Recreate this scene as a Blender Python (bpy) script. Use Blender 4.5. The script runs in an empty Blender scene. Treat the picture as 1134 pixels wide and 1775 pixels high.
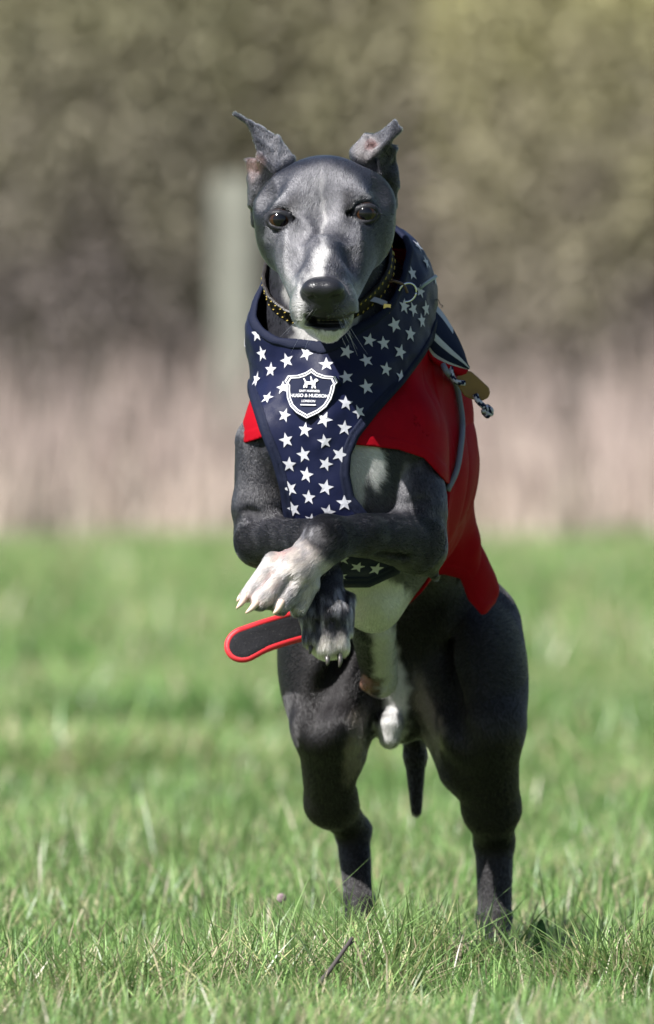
import bpy, bmesh, math, random
import numpy as np
from mathutils import Vector, Matrix
from mathutils.bvhtree import BVHTree

SC = bpy.context.scene
COL = SC.collection
random.seed(7)
RNG = np.random.default_rng(11)

# ------------------------------------------------------------------ camera, sky, sun
U = 0.00045            # one unit of the measuring grid, in metres, at the dog
HC = 0.389             # camera height above the turf
HOR = 820.0            # horizon row on the measuring grid
D0 = 10.0              # distance from camera to the dog's face

cam_d = bpy.data.cameras.new('camera')
cam = bpy.data.objects.new('camera', cam_d)
COL.objects.link(cam)
cam.location = (0, -D0, HC)
cam_d.sensor_fit = 'HORIZONTAL'
cam_d.sensor_width = 24.0
cam_d.lens = 24.0 * D0 / (1134 * U)
pitch = math.atan((887.5 - HOR) * U / D0)
cam.rotation_euler = (math.radians(90) - pitch, 0, 0)
cam_d.clip_start = 0.1
cam_d.clip_end = 900
cam_d.dof.use_dof = True
cam_d.dof.focus_distance = D0 - 0.03
cam_d.dof.aperture_fstop = (cam_d.lens / 1000) / 0.034
SC.camera = cam

SUN = Vector((-0.63, -0.62, 1.0)).normalized()
world = bpy.data.worlds.new('World')
SC.world = world
world.use_nodes = True
wn = world.node_tree
sky = wn.nodes.new('ShaderNodeTexSky')
sky.sky_type = 'NISHITA'
sky.sun_disc = False
sky.sun_elevation = math.asin(SUN.z)
sky.sun_rotation = math.atan2(SUN.x, SUN.y)
bgn = wn.nodes['Background']
wn.links.new(sky.outputs[0], bgn.inputs[0])
bgn.inputs[1].default_value = 0.05
sun_d = bpy.data.lights.new('sun', 'SUN')
sun_d.energy = 5.0
sun_d.angle = math.radians(0.53)
sun_d.color = (1.0, 0.975, 0.945)
sun = bpy.data.objects.new('sun', sun_d)
sun.rotation_euler = SUN.to_track_quat('Z', 'Y').to_euler()
sun.location = (-3, -6, 8)
COL.objects.link(sun)
SC.view_settings.view_transform = 'Standard'
SC.view_settings.look = 'None'
SC.view_settings.gamma = 1
SC.view_settings.exposure = 1.25
SC.view_settings.use_curve_mapping = False
SC.cycles.use_denoising = True
try:
    SC.cycles_curves.shape = 'RIBBONS'
except Exception:
    pass

# ------------------------------------------------------------------ helpers
def A(px, py, d):
    """measuring grid (column, row, depth) -> grid-unit vector relative to the camera axis"""
    f = 1 + d * U / D0
    return np.array(((px - 567) * f, d, (HOR - py) * f))

def W(px, py, d):
    a = A(px, py, d)
    return Vector((a[0] * U, a[1] * U, HC + a[2] * U))

def to_world(P):
    Q = np.asarray(P, dtype=np.float64) * U
    Q[:, 2] += HC
    return Q

def grid_of(P):
    """grid-unit points -> px, py, depth"""
    f = 1 + P[:, 1] * (U / D0)
    return P[:, 0] / f + 567, HOR - P[:, 2] / f, P[:, 1]

def empty(name, loc, label, cat, group=None):
    o = bpy.data.objects.new(name, None)
    COL.objects.link(o)
    o.location = loc
    o.empty_display_size = 0.05
    o['label'] = label
    o['category'] = cat
    if group:
        o['group'] = group
    return o

def adopt(o, parent):
    """parent o keeping its world place (parents are never rotated)"""
    if parent is not None:
        off = Vector((0, 0, 0))
        p = parent
        while p is not None:
            off += p.location
            p = p.parent
        o.parent = parent
        o.location = o.location - off

def mesh_obj(name, V, F, mat, parent=None, smooth=True):
    me = bpy.data.meshes.new(name)
    V = np.asarray(V, dtype=np.float64)
    if isinstance(F, np.ndarray):
        n, k = F.shape
        me.vertices.add(len(V))
        me.vertices.foreach_set('co', V.astype(np.float32).ravel())
        me.loops.add(n * k)
        me.loops.foreach_set('vertex_index', F.astype(np.int32).ravel())
        me.polygons.add(n)
        me.polygons.foreach_set('loop_start', np.arange(0, n * k, k, dtype=np.int32))
        me.update(calc_edges=True)
    else:
        me.from_pydata([tuple(v) for v in V], [], [tuple(f) for f in F])
        me.update()
    me.validate()
    me.polygons.foreach_set('use_smooth', [smooth] * len(me.polygons))
    if mat:
        me.materials.append(mat)
    o = bpy.data.objects.new(name, me)
    COL.objects.link(o)
    adopt(o, parent)
    return o

def tube_vf(pts, radii, seg=8, caps=True):
    """tube along world points, returns verts and faces"""
    pts = [Vector(p) for p in pts]
    n = len(pts)
    if not hasattr(radii, '__len__'):
        radii = [radii] * n
    V, F = [], []
    t0 = (pts[1] - pts[0]).normalized()
    ref = Vector((0, 0, 1)) if abs(t0.z) < 0.9 else Vector((1, 0, 0))
    nrm = t0.cross(ref).normalized()
    for i in range(n):
        t = (pts[min(i + 1, n - 1)] - pts[max(i - 1, 0)]).normalized()
        nrm = (nrm - t * nrm.dot(t)).normalized()
        b = t.cross(nrm)
        for s in range(seg):
            a = 2 * math.pi * s / seg
            V.append(pts[i] + (nrm * math.cos(a) + b * math.sin(a)) * radii[i])
    for i in range(n - 1):
        for s in range(seg):
            s2 = (s + 1) % seg
            F.append((i * seg + s, i * seg + s2, (i + 1) * seg + s2, (i + 1) * seg + s))
    if caps:
        F.append(tuple(range(seg))[::-1])
        F.append(tuple((n - 1) * seg + s for s in range(seg)))
    return V, F

def join_vf(parts):
    V, F = [], []
    for v, f in parts:
        o = len(V)
        V.extend(v)
        F.extend([tuple(i + o for i in q) for q in f])
    return V, F

def spline(pts, n):
    """Catmull-Rom through points"""
    P = [np.array(p, dtype=float) for p in pts]
    P = [2 * P[0] - P[1]] + P + [2 * P[-1] - P[-2]]
    out = []
    m = len(P) - 3
    for i in range(n):
        t = i / (n - 1) * m
        k = min(int(t), m - 1)
        t -= k
        p0, p1, p2, p3 = P[k:k + 4]
        out.append(0.5 * (2 * p1 + (p2 - p0) * t + (2 * p0 - 5 * p1 + 4 * p2 - p3) * t * t + (3 * p1 - p0 - 3 * p2 + p3) * t ** 3))
    return out

def hash3(i, j, k):
    h = (i * 374761393 + j * 668265263 + k * 2147483647 + 1013904223) & 0xFFFFFFFF
    h = ((h ^ (h >> 13)) * 1274126177) & 0xFFFFFFFF
    return ((h ^ (h >> 16)) & 0xFFFF) / 65535.0

def vnoise(P, s):
    """value noise 0..1 at points / s"""
    Q = P / s
    I = np.floor(Q).astype(np.int64)
    f = Q - I
    f = f * f * (3 - 2 * f)
    r = 0
    for a in (0, 1):
        for b in (0, 1):
            for c in (0, 1):
                w = (f[:, 0] if a else 1 - f[:, 0]) * (f[:, 1] if b else 1 - f[:, 1]) * (f[:, 2] if c else 1 - f[:, 2])
                r = r + w * hash3(I[:, 0] + a, I[:, 1] + b, I[:, 2] + c)
    return r

# ------------------------------------------------------------------ materials
def principled(name, col, rough=0.6, **kw):
    m = bpy.data.materials.new(name)
    m.use_nodes = True
    b = m.node_tree.nodes['Principled BSDF']
    b.inputs['Base Color'].default_value = (*col, 1)
    b.inputs['Roughness'].default_value = rough
    for k, v in kw.items():
        b.inputs[k.replace('_', ' ')].default_value = v
    return m

def N(m, typ, **props):
    n = m.node_tree.nodes.new(typ)
    for k, v in props.items():
        setattr(n, k, v)
    return n

def L(m, a, b):
    m.node_tree.links.new(a, b)

def noise_bump(m, scale, strength, dist=0.001, detail=4, typ='noise'):
    b = m.node_tree.nodes['Principled BSDF']
    tc = N(m, 'ShaderNodeTexCoord')
    if typ == 'noise':
        t = N(m, 'ShaderNodeTexNoise')
        t.inputs['Scale'].default_value = scale
        t.inputs['Detail'].default_value = detail
    else:
        t = N(m, 'ShaderNodeTexVoronoi')
        t.inputs['Scale'].default_value = scale
    L(m, tc.outputs['Object'], t.inputs['Vector'])
    bp = N(m, 'ShaderNodeBump')
    bp.inputs['Strength'].default_value = strength
    bp.inputs['Distance'].default_value = dist
    L(m, t.outputs[0], bp.inputs['Height'])
    L(m, bp.outputs[0], b.inputs['Normal'])
    return t

def vary(m, col_a, col_b, scale, detail=5, lo=0.35, hi=0.65):
    b = m.node_tree.nodes['Principled BSDF']
    tc = N(m, 'ShaderNodeTexCoord')
    t = N(m, 'ShaderNodeTexNoise')
    t.inputs['Scale'].default_value = scale
    t.inputs['Detail'].default_value = detail
    L(m, tc.outputs['Object'], t.inputs['Vector'])
    r = N(m, 'ShaderNodeValToRGB')
    r.color_ramp.elements[0].position = lo
    r.color_ramp.elements[1].position = hi
    r.color_ramp.elements[0].color = (*col_a, 1)
    r.color_ramp.elements[1].color = (*col_b, 1)
    L(m, t.outputs[0], r.inputs[0])
    L(m, r.outputs[0], b.inputs['Base Color'])
    return r

def attr_mat(name, attr, rough=0.6, translucent=0.0, spec=0.3):
    m = bpy.data.materials.new(name)
    m.use_nodes = True
    b = m.node_tree.nodes['Principled BSDF']
    a = N(m, 'ShaderNodeAttribute')
    a.attribute_name = attr
    L(m, a.outputs['Color'], b.inputs['Base Color'])
    b.inputs['Roughness'].default_value = rough
    b.inputs['Specular IOR Level'].default_value = spec
    if translucent:
        t = N(m, 'ShaderNodeBsdfTranslucent')
        L(m, a.outputs['Color'], t.inputs['Color'])
        mx = N(m, 'ShaderNodeMixShader')
        mx.inputs[0].default_value = translucent
        out = m.node_tree.nodes['Material Output']
        L(m, b.outputs[0], mx.inputs[1])
        L(m, t.outputs[0], mx.inputs[2])
        L(m, mx.outputs[0], out.inputs['Surface'])
    return m

# ------------------------------------------------------------------ implicit surface kit
def smin(a, b, k):
    if k <= 0:
        return np.minimum(a, b)
    h = np.maximum(k - np.abs(a - b), 0) / k
    return np.minimum(a, b) - h * h * k * 0.25

def smax(a, b, k):
    return -smin(-a, -b, k)

class Prim:
    sub = False
    k = 10.0

class RC(Prim):                                   # tapered round limb between two points
    def __init__(s, a, b, ra, rb, k=14, flat=None, sub=False, flow=None):
        s.a, s.b = A(*a), A(*b)
        fa, fb = 1 + a[2] * U / D0, 1 + b[2] * U / D0
        s.ra, s.rb, s.k, s.sub = ra * fa, rb * fb, k, sub
        s.flat = None if flat is None else (np.array(flat[0], float) / np.linalg.norm(flat[0]), flat[1])
        s.c = (s.a + s.b) / 2
        st = 1.0 if flat is None else max(1.0, 1 / flat[1])
        s.r = np.linalg.norm(s.b - s.a) / 2 + max(s.ra, s.rb) * st
        d = s.b - s.a
        s.flow = d / (np.linalg.norm(d) + 1e-9) if flow is None else np.array(flow, float)
    def d(s, P):
        ab = s.b - s.a
        ap = P - s.a
        t = np.clip(ap @ ab / (ab @ ab + 1e-9), 0, 1)
        v = ap - t[:, None] * ab
        if s.flat is not None:
            n, q = s.flat
            v = v + ((q - 1) * (v @ n))[:, None] * n
        return np.sqrt((v * v).sum(1)) - (s.ra + t * (s.rb - s.ra))

class EL(Prim):                                   # ellipsoid, optionally turned
    def __init__(s, c, r, k=14, rot=None, sub=False, flow=(0, 1, -0.4)):
        s.c = A(*c)
        f = 1 + c[2] * U / D0
        s.rad = np.array((r[0], r[2], r[1]), float) * f      # given as width, height, depth
        s.k, s.sub = k, sub
        s.R = None
        if rot is not None:
            from mathutils import Euler
            s.R = np.array(Euler([math.radians(x) for x in rot]).to_matrix())
        s.r = s.rad.max()
        s.flow = np.array(flow, float)
    def d(s, P):
        q = P - s.c
        if s.R is not None:
            q = q @ s.R
        k0 = np.sqrt(((q / s.rad) ** 2).sum(1)) + 1e-6
        k1 = np.sqrt(((q / s.rad ** 2) ** 2).sum(1)) + 1e-9
        return k0 * (k0 - 1) / k1

class TR(Prim):                                   # rounded sheet triangle
    def __init__(s, a, b, c, th, k=5, flow=(0, 0.2, 1)):
        s.p = [A(*a), A(*b), A(*c)]
        s.th, s.k = th, k
        s.c = sum(s.p) / 3
        s.r = max(np.linalg.norm(x - s.c) for x in s.p) + th
        s.flow = np.array(flow, float)
    def d(s, P):
        a, b, c = s.p
        ba, cb, ac = b - a, c - b, a - c
        pa, pb, pc = P - a, P - b, P - c
        n = np.cross(ba, ac)
        def e(u, w):
            t = np.clip(w @ u / (u @ u), 0, 1)
            v = w - t[:, None] * u
            return (v * v).sum(1)
        ins = (np.sign(pa @ np.cross(ba, n)) + np.sign(pb @ np.cross(cb, n)) + np.sign(pc @ np.cross(ac, n))) < 2
        edge = np.minimum(np.minimum(e(ba, pa), e(cb, pb)), e(ac, pc))
        face = (pa @ n) ** 2 / (n @ n)
        return np.sqrt(np.where(ins, edge, face)) - s.th

BIG = 900.0
class Sdf:
    def __init__(s, groups):
        s.groups = groups                         # (name, K, [prims])
    def __call__(s, P, c=None, R=0, want=False):
        D = np.full(len(P), BIG)
        best = np.full(len(P), BIG)
        gi = np.zeros(len(P), np.int32)
        flow = np.tile(np.array((0, 1.0, -0.3)), (len(P), 1)) if want else None
        for g, (name, K, prims) in enumerate(s.groups):
            dg = None
            for p in prims:
                if c is not None and np.linalg.norm(p.c - c) - p.r > R + 45:
                    continue
                dp = p.d(P)
                if p.sub:
                    if dg is not None:
                        dg = smax(dg, -dp, p.k)
                    continue
                dg = dp if dg is None else smin(dg, dp, p.k)
                if want:
                    m = dp < best
                    best[m] = dp[m]
                    flow[m] = p.flow
                    gi[m] = g
            if dg is not None:
                D = smin(D, dg, K)
        return (D, gi, flow) if want else D

def net(f, lo, hi, h, Nc=16, relax=1, settle=0):
    """sparse surface net of the implicit f -> verts (grid units), quads"""
    lo = np.array(lo, float)
    hi = np.array(hi, float)
    nb = np.ceil((hi - lo) / (Nc * h)).astype(int)
    gx = np.stack(np.meshgrid(*[np.arange(n) for n in nb], indexing='ij'), -1).reshape(-1, 3)
    cen = lo + (gx + 0.5) * Nc * h
    R = Nc * h * 0.88
    keep = gx[np.abs(f(cen)) < R * 1.35 + 12]
    NX, NY, NZ = nb * Nc + 2
    ar = np.arange(Nc + 1)
    G = np.stack(np.meshgrid(ar, ar, ar, indexing='ij'), -1).reshape(-1, 3)
    keys, pos, edges = [], [], []
    corners = [(a, b, c) for a in (0, 1) for b in (0, 1) for c in (0, 1)]
    cedges = [(p, q) for p in range(8) for q in range(p + 1, 8) if sum(abs(x - y) for x, y in zip(corners[p], corners[q])) == 1]
    for b in keep:
        o = b * Nc
        P = lo + (G + o) * h
        c = lo + (o + Nc / 2) * h
        d = f(P, c, R).reshape(Nc + 1, Nc + 1, Nc + 1)
        ins = d < 0
        cs = sum(ins[a:a + Nc, b2:b2 + Nc, c2:c2 + Nc].astype(np.int8) for a, b2, c2 in corners)
        act = np.argwhere((cs > 0) & (cs < 8))
        if len(act) == 0:
            continue
        cd = np.stack([d[act[:, 0] + a, act[:, 1] + b2, act[:, 2] + c2] for a, b2, c2 in corners], 1)
        acc = np.zeros((len(act), 3))
        cnt = np.zeros(len(act))
        for p, q in cedges:
            m = (cd[:, p] < 0) != (cd[:, q] < 0)
            t = np.where(m, cd[:, p] / np.where(m, cd[:, p] - cd[:, q], 1), 0)
            e = np.array(corners[p]) + t[:, None] * (np.array(corners[q]) - np.array(corners[p]))
            acc += e * m[:, None]
            cnt += m
        pos.append(lo + (act + o + acc / cnt[:, None]) * h)
        ga = act + o
        keys.append((ga[:, 0] * NY + ga[:, 1]) * NZ + ga[:, 2])
        for ax in range(3):
            s0 = ins[:Nc, :Nc, :Nc]
            sl = [slice(0, Nc)] * 3
            sl[ax] = slice(1, Nc + 1)
            s1 = ins[tuple(sl)]
            w = np.argwhere(s0 != s1)
            if len(w):
                edges.append(np.column_stack([w + o, np.full(len(w), ax), s0[w[:, 0], w[:, 1], w[:, 2]]]))
    keys = np.concatenate(keys)
    pos = np.concatenate(pos)
    srt = np.argsort(keys)
    keys, pos = keys[srt], pos[srt]
    E = np.concatenate(edges).astype(np.int64)
    quads = []
    for ax in range(3):
        e = E[E[:, 3] == ax]
        u, v = [(1, 2), (2, 0), (0, 1)][ax]
        idx = []
        ok = np.ones(len(e), bool)
        for du, dv in ((-1, -1), (0, -1), (0, 0), (-1, 0)):
            q = e[:, :3].copy()
            q[:, u] += du
            q[:, v] += dv
            k = (q[:, 0] * NY + q[:, 1]) * NZ + q[:, 2]
            j = np.clip(np.searchsorted(keys, k), 0, len(keys) - 1)
            ok &= keys[j] == k
            idx.append(j)
        Q = np.stack(idx, 1)
        flip = e[:, 4] == 0
        Q[flip] = Q[flip][:, ::-1]
        quads.append(Q[ok])
    F = np.concatenate(quads)
    ed = np.concatenate([F[:, [0, 1]], F[:, [1, 2]], F[:, [2, 3]], F[:, [3, 0]]])
    cnt = np.bincount(ed[:, 0], minlength=len(pos)).astype(float) + np.bincount(ed[:, 1], minlength=len(pos))
    for it in range(relax):                       # take the grid steps out without shrinking
        for w in (0.55, -0.53):
            s = np.stack([np.bincount(ed[:, 0], pos[ed[:, 1], k], len(pos)) + np.bincount(ed[:, 1], pos[ed[:, 0], k], len(pos)) for k in range(3)], 1)
            pos = pos + w * (s / np.maximum(cnt, 1)[:, None] - pos)
    for it in range(settle):                      # and settle the vertices on the exact surface
        f0 = f(pos)
        g = np.stack([f(pos + 0.4 * np.eye(3)[k]) - f0 for k in range(3)], 1) / 0.4
        g2 = np.maximum((g * g).sum(1), 0.25)
        pos = pos - g * np.clip(f0 / g2, -1.2, 1.2)[:, None] * 0.9
    return pos, F

def sd_poly(x, y, poly):
    """signed distance to a closed 2-D polygon (negative inside)"""
    poly = np.array(poly, float)
    n = len(poly)
    d = np.full(len(x), 1e9)
    s = np.ones(len(x))
    for i in range(n):
        a, b = poly[i], poly[i - 1]
        ex, ey = b - a
        wx, wy = x - a[0], y - a[1]
        t = np.clip((wx * ex + wy * ey) / (ex * ex + ey * ey + 1e-9), 0, 1)
        bx, by = wx - ex * t, wy - ey * t
        d = np.minimum(d, bx * bx + by * by)
        c1 = y >= a[1]
        c2 = y < b[1]
        c3 = ex * wy > ey * wx
        flip = (c1 & c2 & c3) | (~c1 & ~c2 & ~c3)
        s = np.where(flip, -s, s)
    return s * np.sqrt(d)

def march(f, px, py, d0=-80, d1=1600):
    """depth where the sight line at (px,py) first meets the implicit surface"""
    ds = np.arange(d0, d1, 2.0)
    P = np.array([A(px, py, d) for d in ds])
    v = f(P)
    i = int(np.argmax(v < 0))
    return None if v[i] >= 0 else float(ds[i])

# ================================================================== FIELD, DRY GRASS, HEDGE
def lawn_colour():
    m = principled('turf', (0.07, 0.12, 0.03), 0.9, Specular_IOR_Level=0.1)
    vary(m, (0.05, 0.07, 0.028), (0.13, 0.18, 0.07), 0.9, 8, 0.3, 0.7)
    noise_bump(m, 30, 0.5, 0.02, 5)
    return m
gx = np.concatenate([np.linspace(-160, -6, 14), np.linspace(-5, 5, 41), np.linspace(6, 160, 14)])
gy = np.concatenate([np.linspace(-14, 20, 90), np.linspace(21, 62, 42), np.linspace(66, 420, 40)])
XX, YY = np.meshgrid(gx, gy, indexing='ij')
def ground_z(x, y):
    x = np.asarray(x, float)
    y = np.asarray(y, float)
    P = np.column_stack([x.ravel(), y.ravel(), np.zeros(x.size)])
    return ((vnoise(P, 0.9) - 0.5) * 0.012 + (vnoise(P + 50, 0.31) - 0.5) * 0.008 - 0.010).reshape(x.shape)
ZZ = ground_z(XX, YY)
ny_ = len(gy)
I = np.arange(len(gx) - 1)[:, None] * ny_ + np.arange(ny_ - 1)[None, :]
F = np.stack([I, I + ny_, I + ny_ + 1, I + 1], -1).reshape(-1, 4)
ground = mesh_obj('ground', np.column_stack([XX.ravel(), YY.ravel(), ZZ.ravel()]), F, lawn_colour())
ground['kind'] = 'structure'

def blades(n, rng, spread, hlo, hhi, wid, lean, pal, segs=3, droop=0.5):
    """n tapered grass blades round the origin -> verts, faces, colours"""
    V, F, C = [], [], []
    for _ in range(n):
        r = spread * math.sqrt(rng.random())
        a = rng.uniform(0, 2 * math.pi)
        x, y = r * math.cos(a), r * math.sin(a)
        h = rng.uniform(hlo, hhi) * rng.choice((0.6, 0.8, 1.0, 1.0))
        w = wid * rng.uniform(0.6, 1.25)
        la = rng.uniform(0, 2 * math.pi)
        ln = rng.uniform(0.05, lean)
        dx, dy = math.cos(la), math.sin(la)
        fa = la + math.pi / 2 + rng.uniform(-0.7, 0.7)
        sx, sy = math.cos(fa) * w / 2, math.sin(fa) * w / 2
        cw = rng.random()
        acc = 0
        for c, p in pal:
            acc += p
            if cw <= acc:
                break
        k = rng.uniform(0.5, 1.35)
        dr = rng.uniform(0, droop)
        o = len(V)
        for s in range(segs):
            t = s / segs
            off = h * ln * (t + dr * t * t * 2)
            z = h * (t - 0.35 * dr * t * t * ln * 2)
            tw = 1 - 0.55 * t
            cx, cy = x + dx * off, y + dy * off
            V += [(cx - sx * tw, cy - sy * tw, z), (cx + sx * tw, cy + sy * tw, z)]
            cc = [q * k * (0.8 + 0.3 * t) for q in c]
            C += [cc, cc]
        off = h * ln * (1 + dr * 2)
        V.append((x + dx * off, y + dy * off, h * (1 - 0.35 * dr * ln * 2)))
        C.append([q * k * 1.1 for q in c])
        for s in range(segs - 1):
            F.append((o + 2 * s, o + 2 * s + 1, o + 2 * s + 3, o + 2 * s + 2))
        F.append((o + 2 * segs - 2, o + 2 * segs - 1, o + 2 * segs))
    return V, F, C

def coloured(name, V, F, C, mat, smooth=True):
    me = bpy.data.meshes.new(name)
    me.from_pydata(V, [], F)
    me.update()
    at = me.color_attributes.new('tint', 'FLOAT_COLOR', 'POINT')
    at.data.foreach_set('color', np.column_stack([np.array(C), np.ones(len(C))]).astype(np.float32).ravel())
    me.polygons.foreach_set('use_smooth', [smooth] * len(me.polygons))
    me.materials.append(mat)
    return me

GRASS_M = attr_mat('grass_blade', 'tint', 0.38, 0.34, 0.45)
G1, G2, G3 = (0.145, 0.265, 0.072), (0.225, 0.35, 0.115), (0.075, 0.155, 0.042)
STRAW, OCHRE, BROWN = (0.50, 0.43, 0.29), (0.36, 0.355, 0.17), (0.16, 0.09, 0.06)
PALS = [[(G1, .36), (G2, .30), (G3, .14), (OCHRE, .12), (STRAW, .08)],
        [(G1, .26), (G2, .38), (G3, .12), (OCHRE, .13), (STRAW, .16)],
        [(G1, .4), (G2, .3), (G3, .25), (STRAW, .04), (BROWN, .01)],
        [(G1, .25), (G2, .25), (G3, .1), (OCHRE, .18), (STRAW, .20), (BROWN, .02)]]
clumps = bpy.data.collections.new('grass_tufts')
rg = random.Random(3)
specs = [(46, 0.040, 0.030, 0.070, 0.0028, 0.9, PALS[0]), (46, 0.040, 0.030, 0.066, 0.0030, 1.1, PALS[1]), (40, 0.035, 0.035, 0.085, 0.0024, 0.7, PALS[2]),
         (50, 0.045, 0.025, 0.060, 0.0030, 1.3, PALS[1]), (44, 0.035, 0.030, 0.080, 0.0022, 1.2, PALS[3]),
         (60, 0.11, 0.05, 0.10, 0.0060, 1.0, PALS[0]), (60, 0.11, 0.05, 0.10, 0.0060, 1.1, PALS[1]), (60, 0.11, 0.05, 0.11, 0.0060, 1.0, PALS[2])]
for i, (n, sp, a, b, w, le, pal) in enumerate(specs):
    V, F, C = blades(n, rg, sp, a, b, w, le, pal)
    o = bpy.data.objects.new('tuft_%d' % i, coloured('tuft', V, F, C, GRASS_M))
    clumps.objects.link(o)

def tuft_points():
    P, K, S, R = [], [], [], []
    def zone(n, x0, x1, y0, y1, kinds, s0, s1):
        x, y = RNG.uniform(x0, x1, n), RNG.uniform(y0, y1, n)
        z = ground_z(x, y)
        nz = vnoise(np.column_stack([x, y, z]) + 9, 0.22)
        nb = vnoise(np.column_stack([x, y, z]) + 91, 0.7)
        k = RNG.choice(kinds, n)
        if kinds[0] == 0:
            k = np.where((nz > 0.60) & (RNG.random(n) < 0.6), 4, k)
        else:
            k = np.where(RNG.random(n) < 0.75, np.where(nb > 0.52, 6, np.where(nz > 0.5, 5, 7)), k)
        s = RNG.uniform(s0, s1, n) * ((0.42 + 0.75 * nb + 0.35 * nz) if kinds[0] == 0 else (0.65 + 0.7 * nb))
        s = s * (0.55 + 0.45 * np.clip(((x - 0.137) / 0.07) ** 2 + ((y - 0.42) / 0.30) ** 2, 0, 1))   # trodden round the planted hind foot
        P.append(np.column_stack([x, y, z - 0.003]))
        K.append(k)
        S.append(np.column_stack([s, s, s * RNG.uniform(0.8, 1.2, n)]))
        R.append(np.column_stack([RNG.normal(0, 0.12, n), RNG.normal(0, 0.12, n), RNG.uniform(0, 6.28, n)]))
    zone(5600, -1.3, 1.3, -2.7, 3.6, [0, 1, 2, 3], 0.55, 0.85)
    zone(5200, -2.6, 2.6, 3.4, 15, [5, 6, 7], 0.34, 0.55)
    zone(6500, -5.5, 5.5, 14.5, 63, [5, 6, 7], 0.8, 1.4)
    return [np.concatenate(q) for q in (P, K, S, R)]
tp, tk, ts_, tr_ = tuft_points()
# the dry pale tussock by the right hind foot and the one under the dog
for cx, cy, n, rad in ((0.232, -0.14, 34, 0.05), (0.055, 0.24, 44, 0.11), (-0.03, -0.05, 26, 0.09), (-0.17, -0.35, 16, 0.07)):
    a, r = RNG.uniform(0, 6.28, n), rad * np.sqrt(RNG.random(n))
    x, y = cx + r * np.cos(a), cy + r * np.sin(a)
    tp = np.concatenate([tp, np.column_stack([x, y, ground_z(x, y)])])
    tk = np.concatenate([tk, np.full(n, 4)])
    s = RNG.uniform(0.75, 1.05, n)
    ts_ = np.concatenate([ts_, np.column_stack([s, s, s])])
    tr_ = np.concatenate([tr_, np.column_stack([RNG.normal(0, 0.2, n), RNG.normal(0, 0.2, n), RNG.uniform(0, 6.28, n)])])
for cx, cy, n, rad, kind in ((-0.20, 10.1, 60, 0.22, 7), (0.42, 3.1, 26, 0.12, 7), (-0.34, 6.5, 40, 0.2, 6), (0.30, 7.8, 40, 0.2, 5)):
    a, r = RNG.uniform(0, 6.28, n), rad * np.sqrt(RNG.random(n))
    x, y = cx + r * np.cos(a), cy + r * np.sin(a)
    s = RNG.uniform(0.6, 0.95, n)
    tp = np.concatenate([tp, np.column_stack([x, y, ground_z(x, y)])])
    tk = np.concatenate([tk, np.full(n, kind)])
    ts_ = np.concatenate([ts_, np.column_stack([s, s, s])])
    tr_ = np.concatenate([tr_, np.column_stack([RNG.normal(0, 0.2, n), RNG.normal(0, 0.2, n), RNG.uniform(0, 6.28, n)])])
me = bpy.data.meshes.new('grass')
me.vertices.add(len(tp))
me.vertices.foreach_set('co', tp.astype(np.float32).ravel())
for nm, ty, arr, key in (('pick', 'INT', tk.astype(np.int32), 'value'), ('size', 'FLOAT_VECTOR', ts_.astype(np.float32), 'vector'), ('turn', 'FLOAT_VECTOR', tr_.astype(np.float32), 'vector')):
    at = me.attributes.new(nm, ty, 'POINT')
    at.data.foreach_set(key, arr.ravel())
grass = bpy.data.objects.new('grass', me)
COL.objects.link(grass)
grass['kind'] = 'stuff'
ng = bpy.data.node_groups.new('scatter_tufts', 'GeometryNodeTree')
ng.interface.new_socket('Geometry', in_out='INPUT', socket_type='NodeSocketGeometry')
ng.interface.new_socket('Geometry', in_out='OUTPUT', socket_type='NodeSocketGeometry')
gi_, go_ = ng.nodes.new('NodeGroupInput'), ng.nodes.new('NodeGroupOutput')
iop = ng.nodes.new('GeometryNodeInstanceOnPoints')
ci = ng.nodes.new('GeometryNodeCollectionInfo')
ci.inputs['Collection'].default_value = clumps
ci.inputs['Separate Children'].default_value = True
ci.inputs['Reset Children'].default_value = True
def named(nm, ty):
    q = ng.nodes.new('GeometryNodeInputNamedAttribute')
    q.data_type = ty
    q.inputs['Name'].default_value = nm
    return next(s for s in q.outputs if s.enabled and s.name == 'Attribute')
iop.inputs['Pick Instance'].default_value = True
lk = ng.links.new
lk(gi_.outputs[0], iop.inputs['Points'])
lk(ci.outputs[0], iop.inputs['Instance'])
lk(named('pick', 'INT'), iop.inputs['Instance Index'])
e2r = ng.nodes.new('FunctionNodeEulerToRotation')
lk(named('turn', 'FLOAT_VECTOR'), e2r.inputs[0])
lk(e2r.outputs[0], iop.inputs['Rotation'])
lk(named('size', 'FLOAT_VECTOR'), iop.inputs['Scale'])
lk(iop.outputs[0], go_.inputs[0])
gm = grass.modifiers.new('tufts', 'NODES')
gm.node_group = ng

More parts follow.
